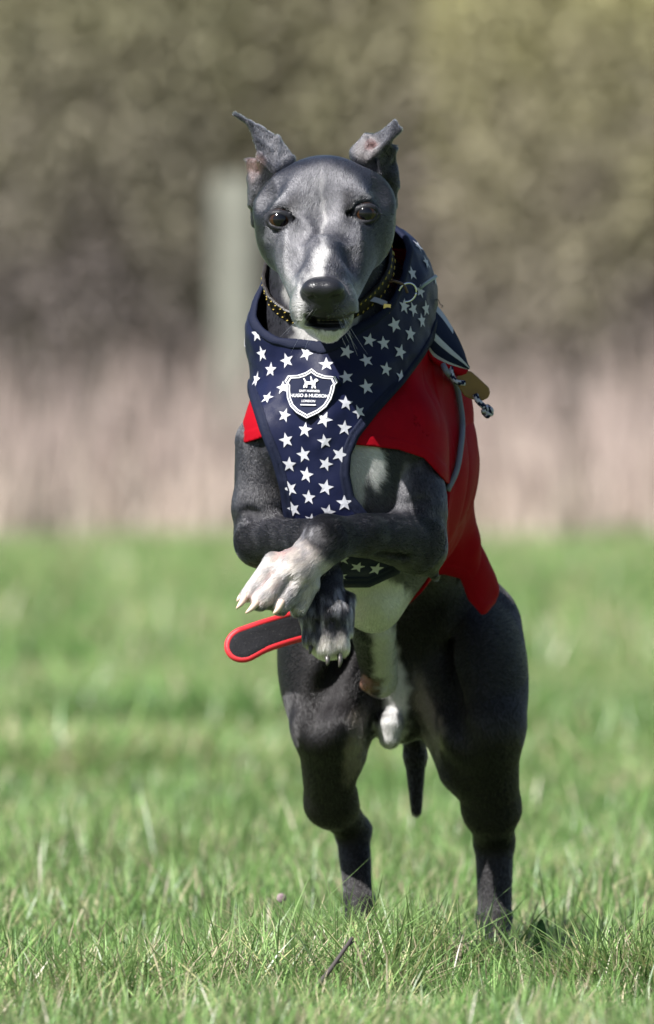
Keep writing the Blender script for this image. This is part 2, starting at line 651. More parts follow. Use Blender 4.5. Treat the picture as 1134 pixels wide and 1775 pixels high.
# ---- band of tall dry grass at the field edge
DRY_M = attr_mat('dry_grass', 'tint', 0.8, 0.25, 0.1)
V, F, C = [], [], []
rg = random.Random(21)
YE = 58.0
for k in range(24000):
    x = rg.uniform(-9, 9)
    y = YE + 5.5 * rg.random() ** 1.4 + 0.9 * math.sin(x * 1.7 + 1) + 0.6 * math.sin(x * 4.1) - 1.6 * (rg.random() < 0.06)
    h = rg.uniform(0.12, 0.5) * (0.7 + 0.6 * rg.random()) + 0.07 * max(0, y - YE)
    tall = rg.random() < 0.16
    if tall:
        h = rg.uniform(0.6, 1.25)
    w = rg.uniform(0.008, 0.022)
    a = rg.uniform(0, 6.28)
    sx, sy = math.cos(a) * w, math.sin(a) * w
    lx, ly = rg.gauss(0, 0.16) * h, rg.gauss(0, 0.14) * h
    c = rg.choice(((0.6, 0.505, 0.435), (0.64, 0.555, 0.48), (0.56, 0.465, 0.4), (0.48, 0.395, 0.335), (0.38, 0.315, 0.27)))
    if tall:
        c = (0.36, 0.29, 0.26)
    o = len(V)
    V += [(x - sx, y - sy, -0.02), (x + sx, y + sy, -0.02), (x + lx * .4 - sx * .8, y + ly * .4 - sy * .8, h * .55), (x + lx * .4 + sx * .8, y + ly * .4 + sy * .8, h * .55),
          (x + lx, y + ly, h)]
    C += [c] * 5
    F += [(o, o + 1, o + 3, o + 2), (o + 2, o + 3, o + 4)]
o = bpy.data.objects.new('dry_grass', coloured('dry_grass', V, F, C, DRY_M))
COL.objects.link(o)
o['kind'] = 'stuff'

# ---- hedge shrubs
LEAF_M = attr_mat('hedge_leaf', 'tint', 0.7, 0.35, 0.1)
BARK = principled('bark', (0.15, 0.125, 0.10), 0.9)
vary(BARK, (0.10, 0.08, 0.065), (0.21, 0.18, 0.15), 9)
PBARK = principled('pale_bark', (0.34, 0.33, 0.29), 0.85)
vary(PBARK, (0.17, 0.16, 0.14), (0.27, 0.26, 0.22), 7)

def leaf_cloud(rg, n, width, depth, z0, z1, size, pal, holes=0.0):
    V, F, C = [], [], []
    P = np.column_stack([np.array([rg.uniform(-1, 1) for _ in range(n)]) * width, np.array([rg.uniform(-1, 1) for _ in range(n)]) * depth, np.array([z0 + (z1 - z0) * rg.random() ** 0.9 for _ in range(n)])])
    nz = vnoise(P + rg.uniform(0, 90), 0.75)
    nz2 = vnoise(P + rg.uniform(0, 90), 0.4)
    for p, q, q2 in zip(P, nz, nz2):
        e = (p[0] / width) ** 2 + (p[1] / depth) ** 2 + max(0, (p[2] - (z0 + z1) / 2) / ((z1 - z0) / 2)) ** 4
        if e > 1.15 or q < holes * 0.8 + 0.25 * max(0, e - 0.5):
            continue
        s = size * rg.uniform(0.6, 1.4)
        u = Vector((rg.gauss(0, 1), rg.gauss(0, 1), rg.gauss(0, 1))).normalized()
        w = u.orthogonal().normalized()
        w.rotate(Matrix.Rotation(rg.uniform(0, 6.28), 3, u))
        t = u.cross(w)
        p = Vector(p)
        hgt = (p.z - z0) / (z1 - z0)
        c = pal(rg, hgt, q2)
        o = len(V)
        V += [p - w * s, p + t * s * 0.45, p + w * s, p - t * s * 0.45]
        C += [c] * 4
        F.append((o, o + 1, o + 2, o + 3))
    return V, F, C

def olive(a, b):
    def f(rg, h, q):
        k = rg.uniform(0.85, 1.15)
        m = min(1, max(0, h * 1.6 - 0.25 + (q - 0.5) * 0.6))
        return [k * (x * (1 - m) + y * m) for x, y in zip(a, b)]
    return f

def shrub(name, x, y, width, h, label, cat, pal, seed, n=5200, bark=BARK, lean=None, size=0.085, parent_group=None):
    rg = random.Random(seed)
    root = empty(name, (x, y, 0), label, cat, parent_group)
    parts = []
    for k in range(9):
        a = rg.uniform(0, 6.28)
        top = Vector((math.cos(a) * width * rg.uniform(.3, .9), math.sin(a) * 0.7 * rg.uniform(.2, 1), h * rg.uniform(.6, .95)))
        b = Vector((math.cos(a) * 0.18, math.sin(a) * 0.18, -0.05))
        m = b.lerp(top, 0.5) + Vector((rg.uniform(-.2, .2), rg.uniform(-.1, .1), 0.25))
        pts = [Vector(p) for p in spline([b, m, top], 9)]
        r0 = rg.uniform(.03, .06)
        parts.append(tube_vf(pts, [r0 * (1 - .8 * i / 8) for i in range(9)], 6))
        for j in range(7):
            i = rg.randint(2, 7)
            d = Vector((rg.gauss(0, 1), rg.gauss(0, .6), rg.uniform(0, 1))).normalized() * rg.uniform(.35, .9)
            parts.append(tube_vf([pts[i], pts[i] + d * .5 + Vector((0, 0, .05)), pts[i] + d], [r0 * .4, r0 * .25, r0 * .1], 4))
    if lean:
        parts.append(tube_vf([Vector(p) for p in spline(lean, 10)], [0.075 - .003 * i for i in range(10)], 8))
    v, f = join_vf(parts)
    o = mesh_obj('trunk', [Vector(p) + root.location for p in v], f, bark, root)
    V, F, C = leaf_cloud(rg, n, width, 1.1, 0.25, h, size, pal)
    me = coloured('crown', [tuple(p) for p in V], F, C, LEAF_M, False)
    o = bpy.data.objects.new('crown', me)
    COL.objects.link(o)
    o.parent = root
    return root

TWIG, TWIG2 = (0.25, 0.212, 0.198), (0.22, 0.188, 0.180)
shrub('hedge_shrub', -2.1, 67.6, 1.7, 5.2, 'brown twiggy shrub in the blurred hedge to the left of the pale post', 'shrub', olive(TWIG2, (0.42, 0.40, 0.25)), 1, 42000, size=0.045)
shrub('hedge_shrub', 0.25, 68.2, 1.5, 5.4, 'grey brown shrub in the blurred hedge straight behind the running dog', 'shrub', olive(TWIG, (0.43, 0.41, 0.25)), 2, 42000, size=0.045)
shrub('hedge_shrub', 2.2, 67.4, 1.6, 5.0, 'olive yellow shrub at the right of the blurred hedge behind the dog', 'shrub', olive(TWIG, (0.45, 0.43, 0.22)), 3, 42000, size=0.045)

# hedge running on either side, and the wood that closes the view behind it
def mass(name, xs, y0, y1, z0, z1, n, size, pal, seed):
    rg = random.Random(seed)
    V, F, C = [], [], []
    P = np.column_stack([[rg.uniform(*rg.choice(xs)) for _ in range(n)], [rg.uniform(y0, y1) for _ in range(n)], [z0 + (z1 - z0) * rg.random() for _ in range(n)]])
    nz = vnoise(P, 1.1)
    for p, q in zip(P, nz):
        s = size * rg.uniform(.6, 1.4)
        u = Vector((rg.gauss(0, 1), rg.gauss(0, 1.5), rg.gauss(0, 1))).normalized()
        w = u.orthogonal().normalized()
        t = u.cross(w)
        p = Vector(p)
        c = pal(rg, (p.z - z0) / (z1 - z0), q)
        o = len(V)
        V += [p - w * s, p + t * s * .6, p + w * s, p - t * s * .6]
        C += [c] * 4
        F.append((o, o + 1, o + 2, o + 3))
    ob = bpy.data.objects.new(name, coloured(name, [tuple(v) for v in V], F, C, LEAF_M, False))
    COL.objects.link(ob)
    ob['kind'] = 'stuff'
mass('hedgerow', [(-16, -3.6), (3.6, 16)], 66.5, 69.5, 0.1, 4.8, 22000, 0.12, olive(TWIG, (0.27, 0.26, 0.15)), 8)
mass('woodland', [(-30, 30)], 73, 78, 0, 9.5, 52000, 0.26, olive((0.32, 0.28, 0.255), (0.42, 0.40, 0.26)), 9)

# the pale post standing in front of the hedge
POST = principled('weathered_post', (0.36, 0.37, 0.31), 0.9)
vary(POST, (0.155, 0.155, 0.128), (0.205, 0.208, 0.172), 6)
noise_bump(POST, 25, 0.6, 0.01)
bm = bmesh.new()
px_, py_ = (408 - 567) * U * 7.5, 65.2
bmesh.ops.create_cube(bm, size=1)
bmesh.ops.scale(bm, vec=(0.27, 0.24, 2.15), verts=bm.verts)
bmesh.ops.bevel(bm, geom=bm.edges[:], offset=0.03, segments=2, affect='EDGES')
bmesh.ops.translate(bm, vec=(px_, py_, 1.05), verts=bm.verts)
me = bpy.data.meshes.new('post')
bm.to_mesh(me)
bm.free()
me.materials.append(POST)
o = bpy.data.objects.new('wooden_post', me)
COL.objects.link(o)
o['label'] = 'pale weathered upright post in front of the blurred hedge behind the dog'
o['category'] = 'post'

# ================================================================== THE DOG
def build_sdf():
    torso = [
        # rib cage, loin, pelvis
        EL((590, 800, 440), (146, 205, 200), 20),
        EL((622, 860, 650), (160, 215, 380), 40),
        RC((640, 850, 820), (696, 1000, 1180), 128, 118, 60),
        EL((700, 1030, 1230), (135, 120, 130), 60),
        EL((560, 720, 330), (60, 80, 90), 40),                       # breast bone
        EL((648, 1035, 560), (52, 62, 150), 30),                     # keel of the chest
        # shoulders
        EL((482, 765, 380), (56, 90, 100), 40),
        EL((708, 765, 390), (62, 95, 105), 40),
    ]
    neck = [
        RC((566, 385, 350), (584, 620, 440), 90, 132, 40, flow=(0, 0.5, -1)),
        EL((640, 540, 490), (80, 110, 100), 40),
    ]
    head = [
        EL((563, 366, 265), (104, 96, 118), 20, flow=(0, 1, 0.6)),
        EL((487, 388, 250), (43, 76, 62), 30, flow=(-0.6, 1, -0.4)),
        EL((640, 380, 250), (44, 76, 62), 30, flow=(0.6, 1, -0.4)),
        RC((563, 408, 225), (562, 520, 80), 104, 52, 26, flow=(0, 1, 0.5)),
        RC((559, 420, 150), (560, 512, 34), 60, 40, 22, flow=(0, 1, 1)),
        EL((533, 532, 42), (30, 38, 34), 16, flow=(-0.7, 1, 0.1)),
        EL((590, 530, 42), (30, 38, 34), 16, flow=(0.7, 1, 0.1)),
        EL((480, 356, 214), (34, 18, 30), 40, rot=(0, 12, 0), flow=(-1, 0.4, 0.4)),   # brow ridges
        EL((638, 345, 214), (34, 18, 30), 40, rot=(0, -12, 0), flow=(1, 0.4, 0.4)),
        EL((560, 318, 128), (26, 90, 34), 60, sub=True),             # shallow frontal furrow
        RC((566, 545, 160), (570, 570, 52), 46, 23, 14, flow=(0, 1, -0.6)),
        EL((571, 560, 26), (44, 6.5, 36), 7, sub=True),
        EL((540, 552, 34), (14, 5, 34), 7, sub=True, rot=(0, 25, 0)),
        EL((606, 551, 34), (14, 5, 34), 7, sub=True, rot=(0, -25, 0)),
    ]
    nose = [
        EL((560, 506, 10), (37, 25, 26), 6),
        EL((548, 500, 2), (22, 17, 24), 10),
        EL((572, 500, 2), (22, 17, 24), 10),
        EL((560, 527, 16), (22, 18, 20), 8),
        EL((540, 519, -18), (10, 7.5, 18), 4, sub=True, rot=(0, 25, 0)),
        RC((534, 520, -10), (525, 511, 0), 5, 3, 4, sub=True),
        RC((586, 520, -10), (595, 511, 0), 5, 3, 4, sub=True),
        EL((580, 519, -18), (10, 7.5, 18), 4, sub=True, rot=(0, -25, 0)),
        RC((560, 512, -24), (560, 545, -8), 2.2, 2.2, 3, sub=True),
    ]
    ear_r = []                                                        # image left
    T = 3.2
    tip = (407, 198, 300)
    e1, e2, e3 = (432, 214, 300), (443, 243, 292), (450, 272, 286)
    b1, b2, b3 = (456, 226, 318), (482, 240, 328), (509, 275, 330)
    f1, f2 = (466, 262, 300), (476, 296, 282)
    for a, b, c in ((tip, e1, b1), (e1, e2, f1), (e1, f1, b1), (b1, f1, b2), (f1, b2, f2), (b2, b3, f2),
                    (e2, e3, f1), (e3, f2, f1)):
        ear_r.append(TR(a, b, c, T, 5))
    p1, p2, p3, p4 = (428, 276, 310), (434, 312, 318), (452, 276, 290), (466, 322, 300)
    for a, b, c in ((p1, p2, p3), (p2, p3, p4), (p3, e3, p4), (e3, f2, p4)):
        ear_r.append(TR(a, b, c, T, 6, flow=(-0.3, 0.2, -1)))
    ear_r += [RC((446, 312, 312), (438, 352, 315), 15, 8, 10, flow=(-0.2, 0.2, -1)), RC((452, 330, 320), (444, 385, 335), 18, 9, 12, flow=(-0.2, 0.2, -1)),
              RC((478, 296, 300), (500, 285, 325), 13, 12, 10)]
    ear_l = []                                                        # image right
    t1, t2 = (684, 213, 300), (694, 226, 296)
    u1, u2, u3 = (657, 235, 312), (634, 238, 318), (612, 262, 322)
    v1, v2, v3 = (672, 247, 290), (655, 262, 282), (640, 276, 292)
    for a, b, c in ((t1, t2, v1), (t1, u1, v1), (u1, v1, v2), (u1, u2, v2), (u2, u3, v3), (u2, v2, v3)):
        ear_l.append(TR(a, b, c, T + 0.5, 5))
    ear_l += [RC((640, 254, 315), (626, 270, 320), 17, 18, 10),
              EL((643, 254, 288), (9, 5, 9), 8, sub=True), RC((630, 272, 318), (664, 300, 318), 16, 14, 12)]
    w1, w2, w3, w4 = (684, 256, 310), (683, 285, 322), (689, 322, 330), (660, 300, 300)
    for a, b, c in ((v1, w1, v2), (w1, w2, w4), (w1, v2, w4), (w2, w3, w4)):
        ear_l.append(TR(a, b, c, T, 6, flow=(0.3, 0.2, -1)))
    ear_l += [RC((674, 300, 322), (680, 356, 335), 14, 9, 12, flow=(0.2, 0.2, -1))]
    hind = [
        RC((578, 1085, 1235), (566, 1250, 1100), 92, 62, 40),
        EL((560, 1150, 1180), (72, 130, 120), 40),
        RC((566, 1265, 1085), (574, 1390, 1220), 50, 44, 30),
        RC((574, 1390, 1220), (612, 1438, 1315), 40, 27, 24),
        RC((606, 1420, 1322), (626, 1436, 1334), 22, 17, 12),
        RC((612, 1446, 1316), (622, 1560, 1270), 29, 24, 16),
        RC((622, 1565, 1270), (626, 1612, 1225), 27, 26, 12),
        RC((812, 1090, 1235), (836, 1250, 1110), 92, 74, 40),
        EL((828, 1180, 1170), (78, 140, 125), 40),
        RC((834, 1265, 1095), (852, 1400, 1220), 66, 48, 30),
        RC((852, 1400, 1220), (857, 1455, 1315), 46, 33, 24),
        RC((856, 1440, 1325), (857, 1452, 1336), 26, 22, 12),
        RC((857, 1460, 1316), (858, 1590, 1285), 33, 28, 16),
        RC((857, 1590, 1285), (855, 1632, 1250), 29, 29, 12),
        EL((690, 1140, 1225), (95, 150, 95), 50),
        RC((610, 1200, 1190), (600, 1300, 1160), 52, 34, 40),
        RC((770, 1200, 1190), (800, 1330, 1170), 56, 40, 40),
        RC((612, 1080, 1125), (528, 1290, 1010), 8, 6, 50, sub=True),
        RC((786, 1100, 1125), (800, 1300, 1020), 8, 6, 50, sub=True),
        RC((600, 1300, 1120), (596, 1400, 1235), 8, 6, 20, sub=True),
        # tail between the legs
        RC((712, 1150, 1350), (720, 1310, 1360), 32, 19, 20, flow=(0, 0, -1)),
        RC((720, 1310, 1360), (722, 1405, 1350), 19, 9, 10, flow=(0, 0, -1)),
        # belly line, sheath and tuft
        RC((646, 1080, 800), (660, 1180, 1020), 40, 30, 40),
        RC((650, 1182, 985), (637, 1186, 955), 24, 13, 10),
        RC((676, 1255, 1140), (676, 1278, 1140), 24, 19, 12),
    ]
    arm_r = [                                                         # the dog's right, image left
        RC((468, 770, 352), (450, 880, 325), 60, 44, 20, flow=(0, 0, -1)),
        RC((450, 880, 325), (452, 940, 312), 43, 40, 20, flow=(0, 0, -1)),
        RC((452, 935, 306), (535, 940, 205), 42, 37, 22),
        RC((535, 940, 205), (556, 985, 178), 36, 32, 16),
        RC((430, 884, 278), (505, 903, 235), 6, 4, 12, sub=True),
        RC((552, 980, 178), (562, 1060, 152), 34, 42, 16),
        RC((543, 1060, 148), (541, 1105, 138), 20, 16, 9, flow=(0, 0, -1)),
        RC((562, 1065, 138), (565, 1122, 124), 21, 17, 9, flow=(0, 0, -1)),
        RC((584, 1060, 146), (588, 1116, 134), 20, 17, 9, flow=(0, 0, -1)),
        RC((598, 1040, 160), (600, 1090, 150), 16, 12, 9, flow=(0, 0, -1)),
        EL((570, 1122, 150), (30, 20, 26), 12),
        RC((552, 1072, 116), (553, 1124, 104), 4.5, 5, 5, sub=True),
        RC((575, 1072, 114), (577, 1130, 102), 4.5, 5, 5, sub=True),
    ]
    arm_l = [                                                         # the dog's left, image right
        RC((702, 775, 362), (718, 880, 322), 66, 52, 24, flow=(0, 0, -1)),
        RC((720, 870, 328), (728, 950, 318), 48, 46, 24, flow=(0, 0, -1)),
        RC((738, 970, 322), (752, 996, 335), 24, 9, 12),              # point of the elbow
        RC((716, 938, 300), (632, 928, 196), 52, 35, 22),
        RC((632, 928, 196), (568, 932, 142), 33, 37, 16),
        RC((735, 862, 268), (668, 884, 250), 7, 5, 14, sub=True),
        RC((704, 962, 246), (604, 944, 156), 5, 4, 16, sub=True),
        EL((566, 918, 122), (24, 20, 22), 12, flow=(-0.6, -0.4, -0.4)),
        RC((568, 936, 142), (520, 985, 108), 40, 32, 14),
        EL((512, 990, 104), (40, 34, 34), 14, rot=(0, 38, 0), flow=(-1, -0.3, -0.8)),
        RC((478, 978, 106), (432, 1030, 82), 21, 13, 7, flow=(-1, -0.3, -1)),
        RC((494, 996, 94), (452, 1042, 66), 23, 15, 7, flow=(-1, -0.3, -1)),
        RC((518, 1012, 96), (488, 1050, 76), 22, 15, 7, flow=(-1, -0.3, -1)),
        RC((536, 1010, 108), (518, 1054, 96), 18, 14, 7, flow=(-0.6, -0.3, -1)),
        EL((466, 1044, 94), (28, 12, 22), 8),
        RC((474, 992, 76), (432, 1044, 50), 5, 5, 5, sub=True),
        RC((506, 1004, 70), (468, 1052, 48), 5, 5, 5, sub=True),
        RC((534, 1010, 78), (502, 1058, 62), 5, 5, 5, sub=True),
    ]
    return dict(torso=torso, neck=neck, head=head, nose=nose, ear_r=ear_r, ear_l=ear_l, hind=hind, arm_r=arm_r, arm_l=arm_l)

PR = build_sdf()
EYES = [(485, 381), (634, 370)]
head_raw = Sdf([('head', 10, PR['head'])])
eye_c = []
for cx, cy, rr, dep_in, kk in ((506, 438, 26, 21, 30), (616, 434, 26, 21, 30), (458, 322, 30, 26, 34), (668, 316, 30, 26, 34), (520, 398, 16, 12, 24), (602, 392, 16, 12, 24)):
    s0 = march(head_raw, cx, cy)
    if s0 is not None:
        PR['head'].append(EL((cx, cy, s0 - dep_in), (rr * 0.8, rr * 1.25, rr), kk, sub=True))
for (ex, ey), sx in zip(EYES, (-1, 1)):
    dep = march(head_raw, ex, ey)
    eye_c.append((ex, ey, dep + 14))
    c = (ex, ey, dep + 4)
    PR['head'].append(EL((ex, ey, dep), (25, 21, 17), 8, sub=True))
    PR['head'].append(EL((ex - sx * 24, ey + 4, dep - 3), (12, 7, 12), 8, sub=True, rot=(0, sx * 15, 0)))
    # lids: rings round the opening
    for up, rr in ((1, 4.8), (-1, 4.0)):
        q = []
        for t in np.linspace(-1, 1, 7):
            q.append((ex + 21 * t, ey - up * (13.8 if up > 0 else 12.0) * math.sqrt(max(0, 1 - t * t)) + 2 - sx * t * 2, dep + 1 + 8 * t * t * (1.2 if t * sx > 0 else 0.4)))
        for a, b in zip(q[:-1], q[1:]):
            PR['head'].append(RC(a, b, rr, rr, 5, flow=(sx, 1, 0.2)))

dog_sdf = Sdf([('torso', 0, PR['torso']), ('hind', 45, PR['hind']), ('neck', 50, PR['neck']), ('head', 30, PR['head']), ('nose', 5, PR['nose']),
               ('ear', 9, PR['ear_r']), ('ear', 9, PR['ear_l']), ('arm_r', 12, PR['arm_r']), ('arm_l', 5, PR['arm_l'])])
G_HIND, G_NOSE, G_EAR_R, G_EAR_L, G_ARM_R, G_ARM_L = 1, 4, 5, 6, 7, 8
LO, HI = (-190, -40, -880), (420, 1420, 660)

DV, DF = net(dog_sdf, LO, HI, 3.3)
dd, dgi, dflow = [], [], []
for i in range(0, len(DV), 60000):
    a, b, c = dog_sdf(DV[i:i + 60000], want=True)
    dd.append(a); dgi.append(b); dflow.append(c)
dgi, dflow = np.concatenate(dgi), np.concatenate(dflow)

def vert_normals(V, F):
    n = np.zeros_like(V)
    a, b, c, d = (V[F[:, i]] for i in range(4))
    fn = np.cross(c - a, d - b)
    for i in range(4):
        np.add.at(n, F[:, i], fn)
    return n / (np.linalg.norm(n, axis=1, keepdims=True) + 1e-9)

DN = vert_normals(DV, DF)

# ---- coat markings, painted per vertex (pattern of the fur, some shade painted in)
def sstep(e0, e1, x):
    t = np.clip((x - e0) / (e1 - e0), 0, 1)
    return t * t * (3 - 2 * t)

def coat_paint(V, gi):
    px, py, d = grid_of(V)
    n1 = vnoise(V, 26.0) - 0.5
    n2 = vnoise(V + 77, 9.0) - 0.5
    n3 = vnoise(V + 177, 4.5) - 0.5
    wx, wy = px + 16 * n1 + 9 * n2, py + 16 * (vnoise(V + 300, 26.0) - 0.5) + 9 * n3
    def blob(cx, cy, rx, ry, ang=0, soft=0.35):
        a = math.radians(ang)
        x, y = wx - cx, wy - cy
        u, v = x * math.cos(a) + y * math.sin(a), -x * math.sin(a) + y * math.cos(a)
        r = np.sqrt((u / rx) ** 2 + (v / ry) ** 2)
        return 1 - sstep(1 - soft, 1 + soft, r)
    base = np.array((0.0190, 0.0193, 0.0240))
    dark = np.array((0.013, 0.012, 0.013))
    brown = np.array((0.011, 0.0095, 0.009))
    white = np.array((0.42, 0.41, 0.40))
    grey = np.array((0.135, 0.132, 0.14))
    pink = np.array((0.50, 0.33, 0.30))
    black = np.array((0.012, 0.012, 0.015))
    C = np.tile(base, (len(V), 1)) * (0.85 + 0.35 * (n1 + 0.5))[:, None]
    bare = np.zeros(len(V))
    def mix(w, col):
        C[:] = C * (1 - w[:, None]) + np.asarray(col) * w[:, None]
    isarm = (gi == G_ARM_R) | (gi == G_ARM_L)
    body = ~isarm
    # shade over hind quarters and tail, painted in as a darker brown
    mix(sstep(700, 900, d) * 0.8, brown)
    front = (d < 330) & (gi != G_ARM_R) & (gi != G_ARM_L)
    hd = front & (py < 605)
    H = hd.astype(float)
    mix(H * 0.55, np.array((0.042, 0.042, 0.050)))
    # grizzled forehead and muzzle
    mix(H * blob(556, 345, 62, 62, 0, 0.5) * (0.30 + 0.4 * (n3 + 0.5)) * 0.8, grey)
    mix(H * blob(505, 440, 22, 40, 20, 0.6) * 0.35, grey)
    mix(H * blob(520, 400, 14, 40, 20, 0.6) * 0.4, grey)
    mix(H * blob(509, 366, 15, 28, 6, 0.6) * 0.85, dark)  # shade under both brows, painted dark
    mix(H * blob(606, 358, 15, 27, -6, 0.6) * 0.8, dark)
    mix(H * blob(468, 350, 26, 9, -18, 0.7) * 0.22, grey)
    mix(H * blob(648, 338, 26, 9, 18, 0.7) * 0.2, grey)
    mix(H * blob(470, 412, 16, 9, 35, 0.5) * 0.4, grey)
    mix(H * blob(559, 405, 4, 80, -2, 0.8) * 0.5, white)
    mix(H * blob(530, 400, 34, 60, 10, 0.7) * 0.3, grey)
    mix(H * blob(556, 464, 8, 36, 4, 0.8) * 0.65, white)
    mix(H * blob(551, 486, 22, 10, 0, 0.7) * 0.45, white)
    mix(H * blob(515, 520, 14, 44, -18, 0.6) * 0.55, white)
    mix(H * blob(610, 528, 15, 34, 20, 0.5) * 0.6, grey)
    mix(H * blob(600, 505, 18, 20, 0, 0.5) * 0.6, grey)
    mix(H * blob(568, 584, 52, 17, 0, 0.35), white)
    mix(H * blob(530, 565, 14, 22, -30, 0.4), white)
    mix(H * blob(612, 565, 9, 20, 30, 0.4) * 0.8, white)
    # mouth line, lips
    m = hd & (d < 120) & (py > 540) & (py < 580)
    wl = m * np.clip(1 - ((px - 571) / 43) ** 2, 0, 1) ** 0.3 * (np.abs(py - (561 - 0.006 * (px - 571) ** 2)) < 13)
    mix(wl * 1.0, black * 1.2)
    bare = np.maximum(bare, wl > 0.3)
    # nose leather
    w = (gi == G_NOSE).astype(float)
    mix(w, black)
    bare = np.maximum(bare, w)
    # eye rims
    for (ex, ey), sx in zip(EYES, (-1, 1)):
        q = np.sqrt(((px - ex) / 25) ** 2 + ((py - ey) / 20) ** 2)
        q2 = np.sqrt(((px - ex + sx * 22) / 14) ** 2 + ((py - ey - 3) / 8) ** 2)
        w = H * (1 - sstep(0.88, 1.12, np.minimum(q, q2)))
        mix(w, black * 1.1)
        bare = np.maximum(bare, (w > 0.5) * 0.45)
    # ears: paler furry insides
    er = gi == G_EAR_R
    mix(er * blob(440, 290, 14, 24, 0, 0.5) * 0.75, pink * 0.36)
    mix(er * blob(482, 256, 26, 22, 40, 0.5) * 0.35, grey)
    mix(er * blob(438, 330, 16, 30, 0, 0.5) * 0.35, grey)
    el = gi == G_EAR_L
    mix(el * blob(634, 256, 24, 22, 0, 0.4) * 0.8, np.array((0.13, 0.12, 0.12)))
    mix(el * blob(644, 254, 10, 7, 0, 0.4) * 0.9, np.array((0.10, 0.06, 0.06)))
    mix(el * blob(676, 290, 18, 40, 0, 0.5) * 0.7, dark * 0.6)  # shadowed face of this ear painted darker
    # white shirt front and keel
    ch = body & (d > 200) & (d < 720) & (py > 640)
    mix(ch * blob(624, 825, 15, 74, 4, 0.3), white * 0.7)
    mix(ch * blob(648, 1050, 64, 52, 0, 0.2), white)
    mix(ch * blob(560, 800, 50, 200, 0, 0.2), white)
    hb = body & (d > 560) & (py > 1060)
    mix(hb * blob(668, 1130, 22, 70, -8, 0.4), white)
    mix(hb * blob(686, 1200, 24, 50, -8, 0.4), white)
    mix(hb * blob(676, 1268, 26, 26, 0, 0.3), white)
    mix(hb * blob(633, 1190, 24, 17, 20, 0.4) * (d < 1040), np.array((0.20, 0.11, 0.08)))
    mix(hb * blob(615, 1290, 18, 60, 10, 0.5) * 0.7, np.array((0.20, 0.17, 0.14)))
    mix(hb * blob(742, 1240, 16, 70, -14, 0.5) * 0.6, np.array((0.20, 0.17, 0.14)))
    # arms: inner-crease shade painted dark, grey flecks and streak, white feet
    ar, al = gi == G_ARM_R, gi == G_ARM_L
    mix(isarm * 0.55, dark)
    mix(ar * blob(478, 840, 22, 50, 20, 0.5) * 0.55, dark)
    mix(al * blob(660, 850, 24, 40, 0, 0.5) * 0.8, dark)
    mix((isarm & (np.abs(n2) < 0.5)) * (vnoise(V * np.array((1, 1, 0.35)) + 9, 5.0) > 0.62) * 0.12, grey)
    mix((al | ch) * blob(650, 806, 14, 40, -8, 0.3), white)
    mix(al * blob(656, 840, 9, 15, 0, 0.3), dark)
    mix(al * blob(700, 835, 12, 46, 5, 0.6) * 0.45, grey)
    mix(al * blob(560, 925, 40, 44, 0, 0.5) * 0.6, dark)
    # the white front paw
    s = (px - 556) * 0.62 - (py - 962) * 0.78 + 10 * n2 + 8 * n3
    mix(al * (d < 185) * (1 - sstep(-10, 12, s)), white * np.array((0.86, 0.79, 0.74)))
    for cx, cy, rx, ry, an in ((490, 960, 16, 8, -35), (461, 1008, 22, 5, -48), (440, 1030, 16, 5, -45), (484, 1022, 20, 5, -45), (426, 1036, 10, 7, -30), (446, 1046, 10, 7, -30)):
        mix(al * (d < 185) * blob(cx, cy, rx, ry, an, 0.6) * 0.85, pink * 0.8)
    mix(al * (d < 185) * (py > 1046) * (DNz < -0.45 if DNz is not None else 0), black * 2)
    mix(al * (d < 185) * blob(500, 1030, 26, 22, -40, 0.5) * 0.6, grey)
    mix(al * (d < 185) * (px < 545) * sstep(0.42, 0.70, vnoise(V + 400, 8.0)) * 0.6, grey * 1.1)
    # the grey hanging paw with pale toes
    mix(ar * (py > 985) * 0.75, dark * 0.8)
    mix(ar * (py > 1010) * sstep(0.0, 0.25, vnoise(V * np.array((1, 1, 0.25)) + 51, 7.0) - 0.52) * 0.7, grey * 1.3)
    mix(ar * sstep(1095, 1118, py + 14 * n2 + 0.25 * (px - 560)) * 0.85, np.array((0.30, 0.28, 0.24)))
    mix(ar * sstep(1144, 1150, py) * 0.7, black * 2)
    return np.clip(C, 0.004, 0.85), bare

DNz = DN[:, 2]
DC, DBARE = coat_paint(DV, dgi)

dog_origin = Vector((0.03, 0.33, 0.0))
dog = empty('dog', dog_origin, 'grey greyhound with white blaze and crossed front paws bounding over the grass', 'dog')

skin = bpy.data.materials.new('dog_skin')
skin.use_nodes = True
_b = skin.node_tree.nodes['Principled BSDF']
_a = N(skin, 'ShaderNodeAttribute', attribute_name='tint')
L(skin, _a.outputs['Color'], _b.inputs['Base Color'])
_r = N(skin, 'ShaderNodeAttribute', attribute_name='bare')
_mr = N(skin, 'ShaderNodeMapRange')
_mr.inputs['To Min'].default_value = 0.62
_mr.inputs['To Max'].default_value = 0.34
L(skin, _r.outputs['Fac'], _mr.inputs['Value'])
L(skin, _mr.outputs[0], _b.inputs['Roughness'])
_ms = N(skin, 'ShaderNodeMapRange')
_ms.inputs['To Min'].default_value = 0.12
_ms.inputs['To Max'].default_value = 0.35
L(skin, _r.outputs['Fac'], _ms.inputs['Value'])
L(skin, _ms.outputs[0], _b.inputs['Specular IOR Level'])
_tc = N(skin, 'ShaderNodeTexCoord')
_v = N(skin, 'ShaderNodeTexVoronoi')
_v.inputs['Scale'].default_value = 900
L(skin, _tc.outputs['Object'], _v.inputs['Vector'])
_bp = N(skin, 'ShaderNodeBump')
_bp.inputs['Strength'].default_value = 0.35
_bp.inputs['Distance'].default_value = 0.0006
L(skin, _v.outputs['Distance'], _bp.inputs['Height'])
